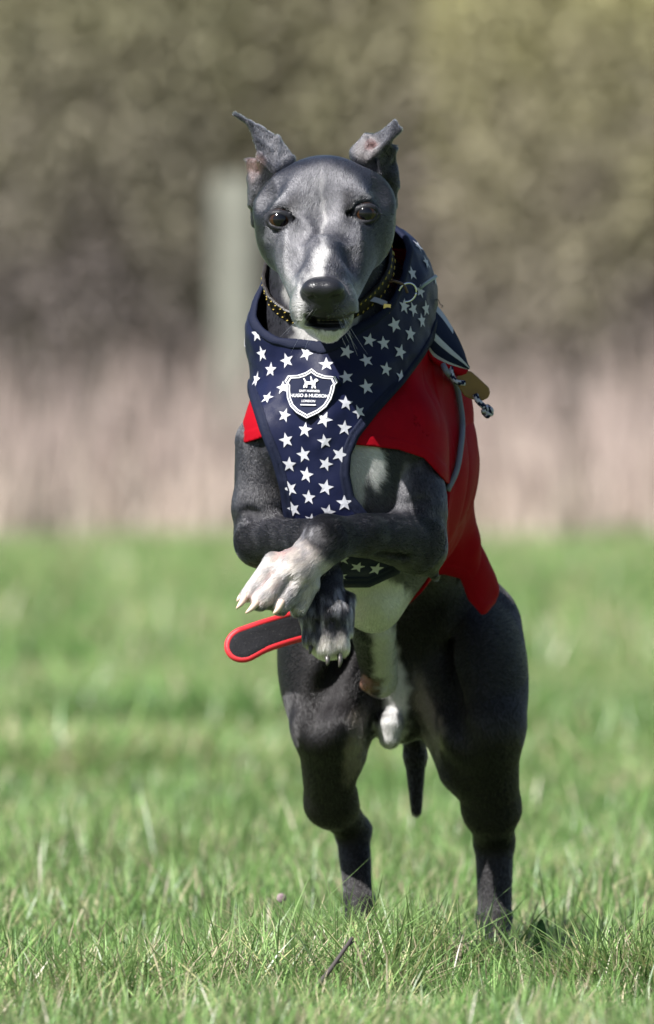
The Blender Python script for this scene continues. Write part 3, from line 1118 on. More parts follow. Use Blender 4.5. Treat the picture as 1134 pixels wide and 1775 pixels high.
L(skin, _bp.outputs[0], _b.inputs['Normal'])

dog_body = mesh_obj('body', to_world(DV), DF, skin, dog)
ca = dog_body.data.color_attributes.new('tint', 'FLOAT_COLOR', 'POINT')
ca.data.foreach_set('color', np.column_stack([DC, np.ones(len(DC))]).astype(np.float32).ravel())
ba = dog_body.data.attributes.new('bare', 'FLOAT', 'POINT')
ba.data.foreach_set('value', DBARE.astype(np.float32))

# ---- eyes
def eye_material():
    m = principled('eye_ball', (0.01, 0.008, 0.006), 0.10, Specular_IOR_Level=0.4)
    b = m.node_tree.nodes['Principled BSDF']
    tc = N(m, 'ShaderNodeTexCoord')
    sp = N(m, 'ShaderNodeVectorMath', operation='LENGTH')
    mp = N(m, 'ShaderNodeMapping')
    mp.inputs['Scale'].default_value = (1, 0, 1)
    L(m, tc.outputs['Object'], mp.inputs['Vector'])
    L(m, mp.outputs[0], sp.inputs[0])
    r = N(m, 'ShaderNodeValToRGB')
    e = r.color_ramp.elements
    e[0].position, e[0].color = 0.50, (0.003, 0.003, 0.004, 1)
    e[1].position, e[1].color = 0.57, (0.010, 0.005, 0.0025, 1)
    for p, c in ((0.60, (0.030, 0.0125, 0.0045, 1)), (0.74, (0.022, 0.010, 0.006, 1)), (0.82, (0.02, 0.012, 0.01, 1))):
        x = e.new(p)
        x.color = c
    sc = N(m, 'ShaderNodeMath', operation='DIVIDE')
    sc.inputs[1].default_value = 21 * U
    L(m, sp.outputs['Value'], sc.inputs[0])
    L(m, sc.outputs[0], r.inputs[0])
    L(m, r.outputs[0], b.inputs['Base Color'])
    return m
EYE_M = eye_material()
for e in eye_c:
    bm = bmesh.new()
    bmesh.ops.create_uvsphere(bm, u_segments=32, v_segments=20, radius=21 * U)
    me = bpy.data.meshes.new('eye')
    bm.to_mesh(me)
    bm.free()
    me.polygons.foreach_set('use_smooth', [True] * len(me.polygons))
    me.materials.append(EYE_M)
    o = bpy.data.objects.new('eye', me)
    COL.objects.link(o)
    o.location = W(*e)
    adopt(o, dog)

# ---- claws
CLAW = principled('claw_horn', (0.55, 0.42, 0.34), 0.35, Subsurface_Weight=0.15)
CLAW.node_tree.nodes['Principled BSDF'].inputs['Subsurface Scale'].default_value = 0.002
CLAW_D = principled('claw_dark', (0.05, 0.045, 0.04), 0.35)
claws = [((426, 1032, 74), (418, 1046, 62), (410, 1055, 60), 6.5, CLAW), ((446, 1043, 56), (436, 1055, 46), (426, 1063, 45), 6.5, CLAW),
         ((489, 1042, 66), (482, 1056, 58), (474, 1064, 58), 7, CLAW), ((420, 1030, 92), (414, 1038, 86), (411, 1043, 85), 4.5, CLAW),
         ((566, 1134, 118), (568, 1146, 108), (567, 1154, 108), 5.5, CLAW_D), ((588, 1130, 128), (590, 1146, 118), (588, 1157, 118), 5.5, CLAW_D),
         ((541, 1116, 134), (538, 1126, 124), (538, 1134, 124), 5, CLAW_D)]
for a, b, c, r, m in claws:
    pts = spline([a, b, c], 7)
    v, f = tube_vf([W(*p) for p in pts], [U * r * (1 - 0.75 * (i / 6) ** 1.6) for i in range(7)], 8)
    mesh_obj('claw', v, f, m, dog)

# ---- teeth line just showing
TOOTH = principled('tooth', (0.36, 0.33, 0.27), 0.3)
tv = []
for k in range(6):
    x = 553 + k * 7.5
    dep = (march(dog_sdf, x, 556) or 40)
    bm = bmesh.new()
    v, f = tube_vf([W(x, 551, dep - 2), W(x, 554, dep - 4), W(x, 556, dep - 4)], [3.2 * U, 3.0 * U, 1.8 * U], 6)
    tv.append((v, f))
    bm.free()
v, f = join_vf(tv)
mesh_obj('teeth', v, f, TOOTH, dog)

# ---- the coat: short individual hairs
def hair_mat():
    m = bpy.data.materials.new('short_fur')
    m.use_nodes = True
    nt = m.node_tree
    out = nt.nodes['Material Output']
    nt.nodes.remove(nt.nodes['Principled BSDF'])
    h = nt.nodes.new('ShaderNodeBsdfHairPrincipled')
    h.parametrization = 'COLOR'
    a = nt.nodes.new('ShaderNodeAttribute')
    a.attribute_name = 'tint'
    L(m, a.outputs['Color'], h.inputs['Color'])
    h.inputs['IOR'].default_value = 1.45
    h.inputs['Roughness'].default_value = 0.22
    h.inputs['Radial Roughness'].default_value = 0.45
    h.inputs['Random Roughness'].default_value = 0.1
    L(m, h.outputs[0], out.inputs['Surface'])
    return m

def make_coat():
    tri = np.concatenate([DF[:, [0, 1, 2]], DF[:, [0, 2, 3]]])
    a, b, c = (DV[tri[:, i]] for i in range(3))
    area = np.linalg.norm(np.cross(b - a, c - a), axis=1) / 2           # grid units^2
    cen = (a + b + c) / 3
    px, py, d = grid_of(cen)
    g = dgi[tri[:, 0]]
    dens = np.where(d < 430, 0.46, 0.16)                                # hairs per unit^2
    dens = np.where((g == G_ARM_R) | (g == G_ARM_L), 0.46, dens)
    nrm = DN[tri[:, 0]]
    facing = nrm[:, 1] > 0.75                                           # far side of the dog
    dens = np.where(facing, dens * 0.3, dens)
    # nothing grows where harness and jacket lie tight
    under = (g == 0) & (d > 240) & (py > 560) & (py < 780) & (d < 1000)
    under |= (g == 2) & (py > 430)
    dens = np.where(under, dens * 0.05, dens)
    dens = np.where((DBARE[tri].max(1) > 0.2), 0, dens)
    n = RNG.poisson(area * dens)
    ti = np.repeat(np.arange(len(tri)), n)
    u, v = RNG.random(len(ti)), RNG.random(len(ti))
    sw = u + v > 1
    u[sw], v[sw] = 1 - u[sw], 1 - v[sw]
    w0 = 1 - u - v
    T = tri[ti]
    root = DV[T[:, 0]] * w0[:, None] + DV[T[:, 1]] * u[:, None] + DV[T[:, 2]] * v[:, None]
    nr = DN[T[:, 0]] * w0[:, None] + DN[T[:, 1]] * u[:, None] + DN[T[:, 2]] * v[:, None]
    nr /= np.linalg.norm(nr, axis=1, keepdims=True)
    fl = dflow[T[:, 0]] * w0[:, None] + dflow[T[:, 1]] * u[:, None] + dflow[T[:, 2]] * v[:, None]
    sw1 = (vnoise(root, 30.0) - 0.5)[:, None] * 0.4
    fl = fl / (np.linalg.norm(fl, axis=1, keepdims=True) + 1e-9) + RNG.normal(0, 0.06, fl.shape) + sw1 * np.cross(nr, fl)
    tg = fl - nr * (fl * nr).sum(1)[:, None]
    tg /= np.linalg.norm(tg, axis=1, keepdims=True) + 1e-9
    px, py, d = grid_of(root)
    g = dgi[T[:, 0]]
    ln = np.full(len(root), 11.0)
    ln = np.where((d < 330) & (py < 605), 8.5, ln)
    ln = np.where((g == G_ARM_R) | (g == G_ARM_L), 9.0, ln)
    ln = np.where(((g == G_ARM_R) & (py > 985)) | ((g == G_ARM_L) & (d < 150)), 9.5, ln)
    ln = np.where((g == G_ARM_R) & (py > 985), 13.0, ln)
    ln = np.where((g == G_EAR_R) | (g == G_EAR_L), 5.5, ln)
    ln = np.where((g == G_HIND), 9.0, ln)
    ln = ln * RNG.uniform(0.6, 1.35, len(ln))
    lift = RNG.uniform(0.03, 0.14, len(ln))
    lift = np.where((d < 330) & (py < 605), lift + 0.06, lift)
    lift = np.where(((g == G_ARM_R) & (py > 985)) | ((g == G_ARM_L) & (d < 150)), lift + 0.10, lift)
    lift = np.where((g >= G_EAR_R) & (g <= G_EAR_L), lift + 0.08, lift)
    col = (DC[T[:, 0]] * w0[:, None] + DC[T[:, 1]] * u[:, None] + DC[T[:, 2]] * v[:, None])
    k = RNG.uniform(0.75, 1.2, len(col))
    k = np.where(RNG.random(len(col)) < 0.04, RNG.uniform(1.5, 2.6, len(col)), k)
    k = np.where(col[:, 0] > 0.3, RNG.uniform(0.7, 1.25, len(col)), k)
    col = np.clip(col * k[:, None], 0.004, 0.8)
    p0 = root - nr * 0.8
    p1 = root + tg * (ln * 0.5)[:, None] + nr * (ln * lift * 0.55)[:, None]
    p2 = root + tg * ln[:, None] + nr * (ln * lift * 0.72)[:, None]
    P = np.stack([p0, p1, p2], 1)
    n = len(P)
    rad = np.tile(np.array((0.30, 0.26, 0.07)), (n, 1)) * RNG.uniform(0.75, 1.25, n)[:, None]
    # whiskers
    wp, wr = [], []
    for sx, cx in ((-1, 528), (1, 612)):
        for k in range(12):
            x, y = cx + sx * random.uniform(-26, 10), random.uniform(528, 586)
            dep = march(dog_sdf, x, y)
            if dep is None or dep > 150:
                continue
            r0 = A(x, y, dep)
            dr = np.array((sx * random.uniform(0.2, 0.8), random.uniform(-0.2, 0.4), -random.uniform(0.5, 1.0)))
            l = random.uniform(26, 58)
            wp.append([r0, r0 + dr * l * 0.5, r0 + dr * l * 0.95 + np.array((sx * 4, 4, -5))])
            wr.append((0.20, 0.16, 0.05))
    P = np.concatenate([P, np.array(wp)])
    rad = np.concatenate([rad, np.array(wr)])
    col = np.concatenate([col, np.full((len(wp), 3), 0.4)])
    n = len(P)
    cu = bpy.data.hair_curves.new('coat')
    cu.add_curves([3] * n)
    Q = to_world(P.reshape(-1, 3)) - np.array(dog_origin)
    cu.attributes['position'].data.foreach_set('vector', Q.astype(np.float32).ravel())
    ra = cu.attributes.get('radius') or cu.attributes.new('radius', 'FLOAT', 'POINT')
    ra.data.foreach_set('value', (rad * U).astype(np.float32).ravel())
    ct = cu.attributes.new('tint', 'FLOAT_COLOR', 'CURVE')
    ct.data.foreach_set('color', np.column_stack([col, np.ones(n)]).astype(np.float32).ravel())
    cu.materials.append(hair_mat())
    o = bpy.data.objects.new('coat', cu)
    COL.objects.link(o)
    o.parent = dog
    o['kind'] = 'stuff'
    print('HAIRS', n)
make_coat()

# ================================================================== HARNESS, JACKET, COLLAR
def fabric(name, col, rough, weave=2600, bump=0.25, sheen=0.0, spec=0.35):
    m = principled(name, col, rough, Specular_IOR_Level=spec, Sheen_Weight=sheen)
    b = m.node_tree.nodes['Principled BSDF']
    tc = N(m, 'ShaderNodeTexCoord')
    n1 = N(m, 'ShaderNodeTexNoise')
    n1.inputs['Scale'].default_value = weave
    n1.inputs['Detail'].default_value = 1
    n2 = N(m, 'ShaderNodeTexNoise')
    n2.inputs['Scale'].default_value = 38
    n2.inputs['Detail'].default_value = 4
    ad = N(m, 'ShaderNodeMath', operation='MULTIPLY_ADD')
    ad.inputs[1].default_value = 3.0
    L(m, tc.outputs['Object'], n1.inputs['Vector'])
    L(m, tc.outputs['Object'], n2.inputs['Vector'])
    L(m, n2.outputs[0], ad.inputs[0])
    L(m, n1.outputs[0], ad.inputs[2])
    bp = N(m, 'ShaderNodeBump')
    bp.inputs['Strength'].default_value = bump
    bp.inputs['Distance'].default_value = 0.0008
    L(m, ad.outputs[0], bp.inputs['Height'])
    L(m, bp.outputs[0], b.inputs['Normal'])
    mx = N(m, 'ShaderNodeMixRGB', blend_type='MULTIPLY')
    mx.inputs[0].default_value = 0.35
    mx.inputs[1].default_value = (*col, 1)
    L(m, n2.outputs[0], mx.inputs[2])
    L(m, mx.outputs[0], b.inputs['Base Color'])
    return m

NAVY = fabric('navy_fabric', (0.008, 0.0105, 0.036), 0.42, spec=0.14)
BIND = fabric('navy_binding', (0.009, 0.012, 0.030), 0.65, weave=1800, bump=0.5, spec=0.12)
WHITEP = principled('white_print', (0.42, 0.42, 0.46), 0.55, Specular_IOR_Level=0.2)
RED = fabric("red_nylon", (0.30, 0.003, 0.010), 0.6, weave=3200, bump=0.30, spec=0.04)
BLACKF = fabric('black_velcro', (0.010, 0.010, 0.013), 0.9, weave=1400, bump=1.0)
vary(BLACKF, (0.008, 0.008, 0.011), (0.16, 0.15, 0.14), 900, 3, 0.64, 0.80)
PIPE = fabric('red_piping', (0.62, 0.03, 0.04), 0.45)
GREYC = fabric('grey_cord', (0.20, 0.23, 0.29), 0.7, weave=2200, bump=0.8)
NAVYL = fabric('navy_lining', (0.009, 0.014, 0.04), 0.7, spec=0.1)
WHITEF = fabric('white_lining', (0.42, 0.44, 0.52), 0.7)
TAN = fabric('tan_leather', (0.20, 0.115, 0.03), 0.55, weave=700, bump=0.4)
LEATH = fabric('black_leather', (0.014, 0.011, 0.010), 0.45, weave=900, bump=0.4)
YEL = principled('yellow_thread', (0.36, 0.26, 0.05), 0.6)
BRASS = principled('brass', (0.70, 0.52, 0.22), 0.28, Metallic=1.0)
STEEL = principled('steel', (0.65, 0.65, 0.68), 0.22, Metallic=1.0)
BADGEM = principled('badge_rubber', (0.008, 0.011, 0.03), 0.75, Specular_IOR_Level=0.15)
BADGEW = principled('badge_white', (0.48, 0.48, 0.50), 0.5)

worn = [('torso', 0, PR['torso']),
        ('neck', 50, [RC((576, 400, 375), (590, 600, 430), 90, 140, 40), EL((652, 520, 480), (88, 115, 110), 40), EL((548, 575, 410), (104, 84, 105), 40)])]
worn_sdf = Sdf(worn)

def plane3(a, b, c, toward):
    a, b, c, t = A(*a), A(*b), A(*c), A(*toward)
    n = np.cross(b - a, c - a)
    n /= np.linalg.norm(n)
    if (t - a) @ n < 0:
        n = -n
    return a, n
HOLE_O, HOLE_N = plane3((578, 598, 262), (466, 470, 430), (690, 398, 440), (563, 300, 250))

HARNESS_OUT = [(380, 380), (405, 560), (412, 620), (432, 680), (452, 745), (474, 800), (488, 850), (494, 900), (510, 1000), (560, 1016), (640, 1016), (692, 992), (668, 930),
               (636, 892), (612, 862), (604, 822), (606, 790), (620, 757), (652, 716), (700, 662), (734, 616), (752, 585), (775, 520), (760, 380)]

def harness_region(P):
    px, py, d = grid_of(P)
    r = sd_poly(px, py, HARNESS_OUT)
    r = np.maximum(r, (P - HOLE_O) @ HOLE_N)
    return np.maximum(r, d - 600)

def folds(P, amp, s):
    return amp * (vnoise(P * np.array((1.0, 0.7, 0.55)), s) - 0.5) + amp * 0.4 * (vnoise(P + 41, s * 0.45) - 0.5)

def harness_f(P, c=None, R=0):
    b = worn_sdf(P, c, R) - 15 + folds(P, 10, 48)
    return smax(np.abs(b) - 3.2, harness_region(P), 3)

def harness_bind_f(P, c=None, R=0):
    b = worn_sdf(P, c, R) - 15.5 + folds(P, 10, 48)
    r = harness_region(P) + 4
    # two rolled rows of edging
    py = grid_of(P)[1]
    t1 = np.sqrt((b * 1.15) ** 2 + (r - 1) ** 2) - 5.8
    t2 = np.sqrt((b * 1.2) ** 2 + (r + 8) ** 2) - 4.9 + np.clip((690 - py) * 0.05, 0, 3)
    return np.minimum(t1, t2)

harness_o = Vector((0.02, 0.2, 0.3))
harness = empty('dog_harness', harness_o, 'navy padded dog harness printed with white stars and bearing a shield badge', 'harness')
HV, HF = net(harness_f, (-190, 160, -260), (260, 640, 480), 3.4, relax=2, settle=2)
h_panel = mesh_obj('star_panel', to_world(HV), HF, NAVY, harness)
BV, BF = net(harness_bind_f, (-190, 160, -260), (260, 640, 480), 3.2, relax=2, settle=2)
mesh_obj('edge_binding', to_world(BV), BF, BIND, harness)

bvh_h = BVHTree.FromPolygons([Vector(v) for v in to_world(HV)], [tuple(f) for f in HF])
CAMP = Vector((0, -D0, HC))

def hit(bvh, px, py):
    p = W(px, py, 0)
    loc, nor, idx, dist = bvh.ray_cast(CAMP, (p - CAMP).normalized())
    if loc is None:
        return None
    if nor.dot(loc - CAMP) > 0:
        nor = -nor
    return loc, nor

def frame_at(nor, roll=0.0):
    up = Vector((0, 0, 1))
    x = up.cross(nor).normalized() * 1.0
    y = nor.cross(x).normalized()
    if x.x < 0:
        x, y = -x, y
    c, s = math.cos(roll), math.sin(roll)
    return x * c + y * s, y * c - x * s

def snap(bvh, p, nor, off):
    loc, n2, i, dist = bvh.ray_cast(p + nor * 0.02, -nor, 0.05)
    if loc is None:
        loc, n2, i, dist = bvh.find_nearest(p)
        n2 = nor
    if n2.dot(nor) < 0:
        n2 = -n2
    return loc + n2 * off

STARS = [(440, 545), (446, 579), (505, 579), (477, 595), (455, 613), (532, 613), (498, 625), (425, 594), (470, 641), (566, 632), (601, 610), (445, 658), (600, 654),
         (635, 625), (665, 595), (694, 610), (669, 640), (684, 563), (711, 579), (731, 556), (700, 531), (635, 671), (491, 672), (464, 690), (494, 720),
         (599, 699), (465, 737), (562, 727), (529, 745), (497, 763), (597, 742), (563, 765), (622, 714), (527, 788), (589, 788), (502, 805), (565, 804), (532, 823), (590, 822),
         (565, 845), (504, 847), (536, 862), (597, 872), (569, 887), (510, 882), (541, 902), (620, 982), (590, 998), (652, 986), (714, 474), (700, 450), (728, 505), (738, 535), (640, 590), (716, 536)]
for row in range(22):
    for colm in range(13):
        qx, qy = 420 + colm * 29 + (row % 2) * 14.5, 398 + row * 28.5
        if 478 < qx < 602 and 626 < qy < 742:
            continue
        if min((qx - a) ** 2 + (qy - b) ** 2 for a, b in STARS) > 25 ** 2:
            STARS.append((qx, qy))
rs = random.Random(5)
for (sx, sy) in STARS:
    h = hit(bvh_h, sx, sy)
    if h is None:
        continue
    loc, nor = h
    gp = np.array([[loc.x / U, loc.y / U, (loc.z - HC) / U]])
    if harness_region(gp)[0] > (-16 if sy > 690 else -4) or (gp[0] - HOLE_O) @ HOLE_N > -6:
        continue
    roll = rs.uniform(-0.35, 0.35)
    ax, ay = frame_at(nor, roll)
    R1 = 14.0 * U * rs.uniform(0.95, 1.08)
    V = [snap(bvh_h, loc, nor, 0.0006)]
    for k in range(10):
        r = R1 if k % 2 == 0 else R1 * 0.42
        a = math.pi / 2 + k * math.pi / 5
        V.append(snap(bvh_h, loc + ax * (r * math.cos(a)) + ay * (r * math.sin(a)), nor, 0.0006))
    mesh_obj('star', V, [(0, k + 1, (k + 1) % 10 + 1) for k in range(10)], WHITEP, harness, smooth=False)

# ---- shield badge
bl, bn = hit(bvh_h, 538, 684)
bn = (bn + Vector((0, -0.6, 0))).normalized()
bx, by = frame_at(bn, -0.02)
def BP(x, y, off):
    """badge grid (photo grid units from the badge centre) -> world, gently curved"""
    return bl + bx * (x * U) + by * (y * U) + bn * (off - 0.00002 * x * x * 0.05)
half = [(0, 43), (10, 36), (24, 31.5), (41, 31), (46, 22), (42, 17), (41, 6), (38, -8), (31, -22), (19, -33), (0, -43)]
def shield(s):
    r = [(x * s, y * s) for x, y in half]
    return r + [(-x, y) for x, y in r[-2:0:-1]]
def plate(name, out, z0, z1, mat, parent):
    n = len(out)
    V = [BP(x, y, z0) for x, y in out] + [BP(x, y, z1) for x, y in out]
    F = [tuple(range(n, 2 * n))[::-1]] + [(i, (i + 1) % n, n + (i + 1) % n, n + i) for i in range(n)]
    return mesh_obj(name, V, F, mat, parent, smooth=False)
def band(name, o1, o2, z0, z1, mat, parent):
    n = len(o1)
    V = [BP(x, y, z) for z in (z0, z1) for o in (o1, o2) for x, y in o]
    F = []
    for i in range(n):
        j = (i + 1) % n
        F += [(2 * n + i, 2 * n + j, 3 * n + j, 3 * n + i), (i, j, 2 * n + j, 2 * n + i), (n + i, n + j, 3 * n + j, 3 * n + i)]
    return mesh_obj(name, V, F, mat, parent, smooth=False)
badge = plate('badge', shield(1.08), -0.006, 0.0030, BADGEM, harness)
band('badge_rim', shield(1.06), shield(1.0), 0.0030, 0.0036, BADGEW, badge)
band('badge_line', shield(0.95), shield(0.89), 0.0030, 0.0035, BADGEW, badge)

def text(s, cx, cy, size, bold, name='lettering'):
    cu = bpy.data.curves.new(name, 'FONT')
    cu.body = s
    cu.size = size * U
    cu.align_x = 'CENTER'
    cu.align_y = 'CENTER'
    cu.offset = bold
    o = bpy.data.objects.new('tmp_text', cu)
    COL.objects.link(o)
    dg = bpy.context.evaluated_depsgraph_get()
    me = bpy.data.meshes.new_from_object(o.evaluated_get(dg))
    V = [BP(cx + v.co.x / U, cy + v.co.y / U, 0.0034) for v in me.vertices]
    F = [tuple(p.vertices) for p in me.polygons]
    bpy.data.objects.remove(o)
    mesh_obj(name, V, F, BADGEW, badge, smooth=False)
text('EASY HARNESS', 0, 4.5, 5.6, 0.00006)
text('HUGO & HUDSON', 0, -4.0, 8.3, 0.00010)
text('LONDON', 0, -14.0, 5.6, 0.00006)
plate('underline', [(-14, -19.6), (14, -19.6), (14, -21.6), (-14, -21.6)], 0.0030, 0.0034, BADGEW, badge)
dog_logo = [(-14, 27.5), (-11.5, 28), (-8.5, 23), (-6, 22), (1, 21.5), (-1.2, 31), (0.5, 31.5), (4.5, 22.5), (6, 23.5), (8, 27), (11, 27.3), (14, 25), (14, 23), (11, 22), (9.5, 20.5), (9.5, 15.5),
            (11.5, 9.5), (9, 9.5), (6.5, 14.5), (6, 9.5), (3.3, 9.5), (3.5, 16.5), (-4, 16.5), (-5, 14.5), (-4.5, 10.5), (-7, 10.5), (-8.5, 14), (-9, 10.5), (-12, 10.5), (-12, 13.5), (-10, 17), (-10, 21)]
plate('dog_emblem', dog_logo[::-1], 0.0030, 0.0034, BADGEW, badge)

# ---- red rain jacket
jbase = Sdf([('torso', 0, PR['torso'] + [RC((478, 755, 352), (470, 800, 340), 52, 48, 20), RC((702, 770, 362), (712, 820, 345), 66, 60, 24)]),
             ('neck', 50, worn[1][2]),
             ('loose', 40, [EL((664, 800, 700), (152, 195, 300), 40), RC((705, 640, 540), (735, 800, 740), 66, 80, 40), RC((728, 820, 740), (780, 960, 900), 84, 44, 40),
                            RC((782, 950, 880), (824, 1022, 960), 40, 26, 26), RC((800, 990, 900), (818, 1045, 930), 22, 12, 16)])])
JA = [(380, 640), (380, 760), (425, 768), (460, 757), (520, 757), (625, 772), (690, 779), (735, 794), (775, 838), (940, 860), (940, 470), (700, 440), (450, 560)]
JB = [(300, 430), (960, 430), (960, 1040), (835, 1066), (812, 1040), (798, 1003), (770, 996), (300, 985)]
def jacket_region(P):
    px, py, d = grid_of(P)
    front = np.maximum(sd_poly(px, py, JA), d - 480)
    rear = np.maximum(np.maximum(sd_poly(px, py, JB), 470 - d), d - 1080)
    strap = np.maximum(np.maximum(640 - d - 0.9 * (px - 690), d - 850), np.maximum(900 - py, px - 830))
    r = np.minimum(np.minimum(front, rear), strap)
    return np.maximum(r, (P - HOLE_O) @ HOLE_N + 62 + 80 * np.clip((640 - px) / 60, 0, 1) * np.clip((670 - py) / 20, 0, 1))
def jfold(P):
    rear = np.clip((P[:, 1] - 420) / 200, 0, 1)
    return 5 * (vnoise(P * np.array((1.0, 0.7, 0.55)), 80.0) - 0.5) + 9 * (vnoise(P * np.array((1.0, 0.6, 0.4)) + 31, 46.0) - 0.5) + 7 * (1 - np.abs(2 * vnoise(P * np.array((1.0, 0.6, 0.32)) + 63, 62.0) - 1)) ** 4 + rear * 18 * (vnoise(P * np.array((1, 0.5, 0.16)) + 7, 36.0) - 0.5)
def jacket_f(P, c=None, R=0):
    b = jbase(P, c, R) - 8 + jfold(P)
    r = jacket_region(P)
    return smax(np.abs(b) - 2.6 - 1.3 * np.clip((r + 20) / 3, 0, 1), r, 2)          # turned, thicker hem at every edge
jacket_o = Vector((0.06, 0.34, 0.28))
jacket = empty('dog_jacket', jacket_o, 'red rain jacket worn by the dog under the star harness with a loose strap end', 'jacket')
JV, JF = net(jacket_f, (-200, 220, -320), (330, 1130, 420), 3.0, relax=3, settle=2)
mesh_obj('jacket_shell', to_world(JV), JF, RED, jacket)

# folded-down collar with striped lining
C1 = spline([(736, 512, 452), (762, 534, 470), (786, 570, 480), (803, 604, 482), (812, 634, 480)], 25)
C0 = spline([(740, 600, 440), (752, 618, 446), (774, 630, 452), (796, 637, 462), (812, 641, 474)], 25)
NV = 14
V, F, MI = [], [], []
for layer in (0, 1):
    for i in range(25):
        for j in range(NV + 1):
            t = j / NV
            p = C0[i] * (1 - t) + C1[i] * t
            p = p + np.array((3 * math.sin(t * 3.1), 0, -26 * math.sin(math.pi * min(1, t * 1.0)) * (1 - i / 24) ** 0.5 + layer * 6))
            V.append(W(*p))
M1 = 25 * (NV + 1)
for layer in (0, 1):
    for i in range(24):
        for j in range(NV):
            a = layer * M1 + i * (NV + 1) + j
            q = (a, a + NV + 1, a + NV + 2, a + 1)
            F.append(q if layer == 0 else q[::-1])
            MI.append(2 if layer else (1 if (j in (4, 5) or (j >= 12 and i < 12) or j == 0) else 0))
o = mesh_obj('collar_flap', V, F, NAVYL, jacket)
o.data.materials.append(WHITEF)
o.data.materials.append(RED)
o.data.polygons.foreach_set('material_index', MI)
V, F = [], []
for i in range(25):
    for j, (dx, dy, dd_) in enumerate(((0, -2, 0), (-1, 5, -2), (-2, 12, 4), (-3, 14, 16))):
        p = C0[i]
        k = 0.5 + 0.8 * i / 24
        V.append(W(p[0] + dx, p[1] + dy * k, p[2] + dd_))
F = [(i * 4 + j, i * 4 + j + 1, i * 4 + j + 5, i * 4 + j + 4) for i in range(24) for j in range(3)]
o = mesh_obj('collar_facing', V, F, RED, jacket)
md = o.modifiers.new('thick', 'SOLIDIFY')
md.thickness = 0.0012

bvh_j = BVHTree.FromPolygons([Vector(v) for v in to_world(JV)], [tuple(f) for f in JF])
def on_jacket(px, py, lift):
    h = hit(bvh_j, px, py)
    if h is None:
        return None
    return h[0] + h[1] * lift
pts = [W(766, 628, 462), W(775, 645, 440)]
for q in [(784, 664), (792, 700), (796, 735), (794, 772), (786, 815), (776, 850), (764, 876)]:
    p = on_jacket(*q, 0.003)
    if p:
        pts.append(p)
pts = [Vector(p) for p in spline(pts, 40)]
v, f = tube_vf(pts, 5.2 * U, 10)
mesh_obj('drawcord', v, f, GREYC, jacket)

# leather toggle on a two-tone rope
tag_out = [(792, 652), (800, 644), (816, 643), (830, 655), (848, 672), (850, 682), (846, 690), (836, 695), (818, 692), (806, 687), (798, 676), (791, 662)]
n = len(tag_out)
V = [W(x, y, 466 + (x - 790) * 0.25 + dz) for dz in (0, 9) for x, y in tag_out]
F = [tuple(range(n)), tuple(range(n, 2 * n))[::-1]] + [(i, n + i, n + (i + 1) % n, (i + 1) % n) for i in range(n)]
o = mesh_obj('leather_tag', V, F, TAN, jacket, smooth=False)
bv = o.modifiers.new('round', 'BEVEL')
bv.width = 0.0011
bv.segments = 2
def rope(pts, r, name='rope', parent=None, seg=8):
    v, f = tube_vf(pts, r, seg)
    ob = mesh_obj(name, v, f, NAVYL, parent)
    ob.data.materials.append(WHITEF)
    k = len(ob.data.polygons)
    ob.data.polygons.foreach_set('material_index', [1 if ((i // seg) // 2 + i % seg) % 4 in (0, 1) and i < (len(pts) - 1) * seg else 0 for i in range(k)])
    return ob
rope([W(*p) for p in spline([(782, 636, 458), (784, 652, 452), (792, 662, 450), (806, 664, 455)], 18)], 4.6 * U, parent=jacket)
rope([W(*p) for p in spline([(824, 684, 462), (829, 695, 458), (838, 704, 458), (846, 712, 462)], 16)], 5.2 * U, parent=jacket)
kp = []
for i in range(60):
    t = i / 59 * 2 * math.pi * 2
    kp.append(W(846 + 8 * math.cos(t) * (0.6 + 0.4 * math.sin(1.5 * t)), 713 + 9 * math.sin(t) * (0.6 + 0.4 * math.cos(1.5 * t)), 462 + 7 * math.sin(3 * t)))
rope(kp, 4.4 * U, 'rope_knot', jacket, 7)
v, f = tube_vf([W(*p) for p in spline([(742, 512, 440), (750, 522, 438), (759, 519, 440), (763, 527, 440), (768, 530, 442), (765, 533, 442)], 20)], 0.8 * U, 5)
mesh_obj('loose_thread', v, f, LEATH, jacket)

# hook-and-loop strap end hanging out below the paws
mid = spline([(590, 1068, 640), (520, 1084, 560), (460, 1102, 510), (424, 1117, 490)], 30)
rim_a, rim_b = [], []
for i, p in enumerate(mid):
    a = mid[max(i - 1, 0)]
    b = mid[min(i + 1, 29)]
    t = (b - a)[:2] / np.linalg.norm((b - a)[:2])
    w = 25 - 3 * math.sin(i / 29 * math.pi)
    rim_a.append((p[0] - t[1] * w, p[1] + t[0] * w, p[2] + 6))
    rim_b.append((p[0] + t[1] * w, p[1] - t[0] * w, p[2] - 6))
e = mid[-1]
t = (mid[-1] - mid[-3])[:2]
t = t / np.linalg.norm(t)
arc = []
for k in range(1, 12):
    an = math.pi * k / 12
    dx = 25 * math.cos(an)
    dy = 30 * math.sin(an)
    arc.append((e[0] - t[1] * dx + t[0] * dy, e[1] + t[0] * dx + t[1] * dy, e[2] - 5 * math.sin(an) + 6 * math.cos(an)))
loop = rim_a + arc + rim_b[::-1]
n = len(loop)
cz = sum(p[2] for p in loop) / n
def inset(p, s):
    q = min(mid, key=lambda m: (m[0] - p[0]) ** 2 + (m[1] - p[1]) ** 2)
    return (q[0] + (p[0] - q[0]) * s, q[1] + (p[1] - q[1]) * s, q[2] + (p[2] - q[2]) * s)
V, F = [], []
rings = [(1.0, -4), (0.86, -7), (0.5, -6), (0.0, -6)]
for s, dz in rings:
    for p in loop:
        q = inset(p, s)
        V.append(W(q[0], q[1], q[2] + dz))
for r in range(3):
    for i in range(n - 1):
        F.append((r * n + i, r * n + i + 1, (r + 1) * n + i + 1, (r + 1) * n + i))
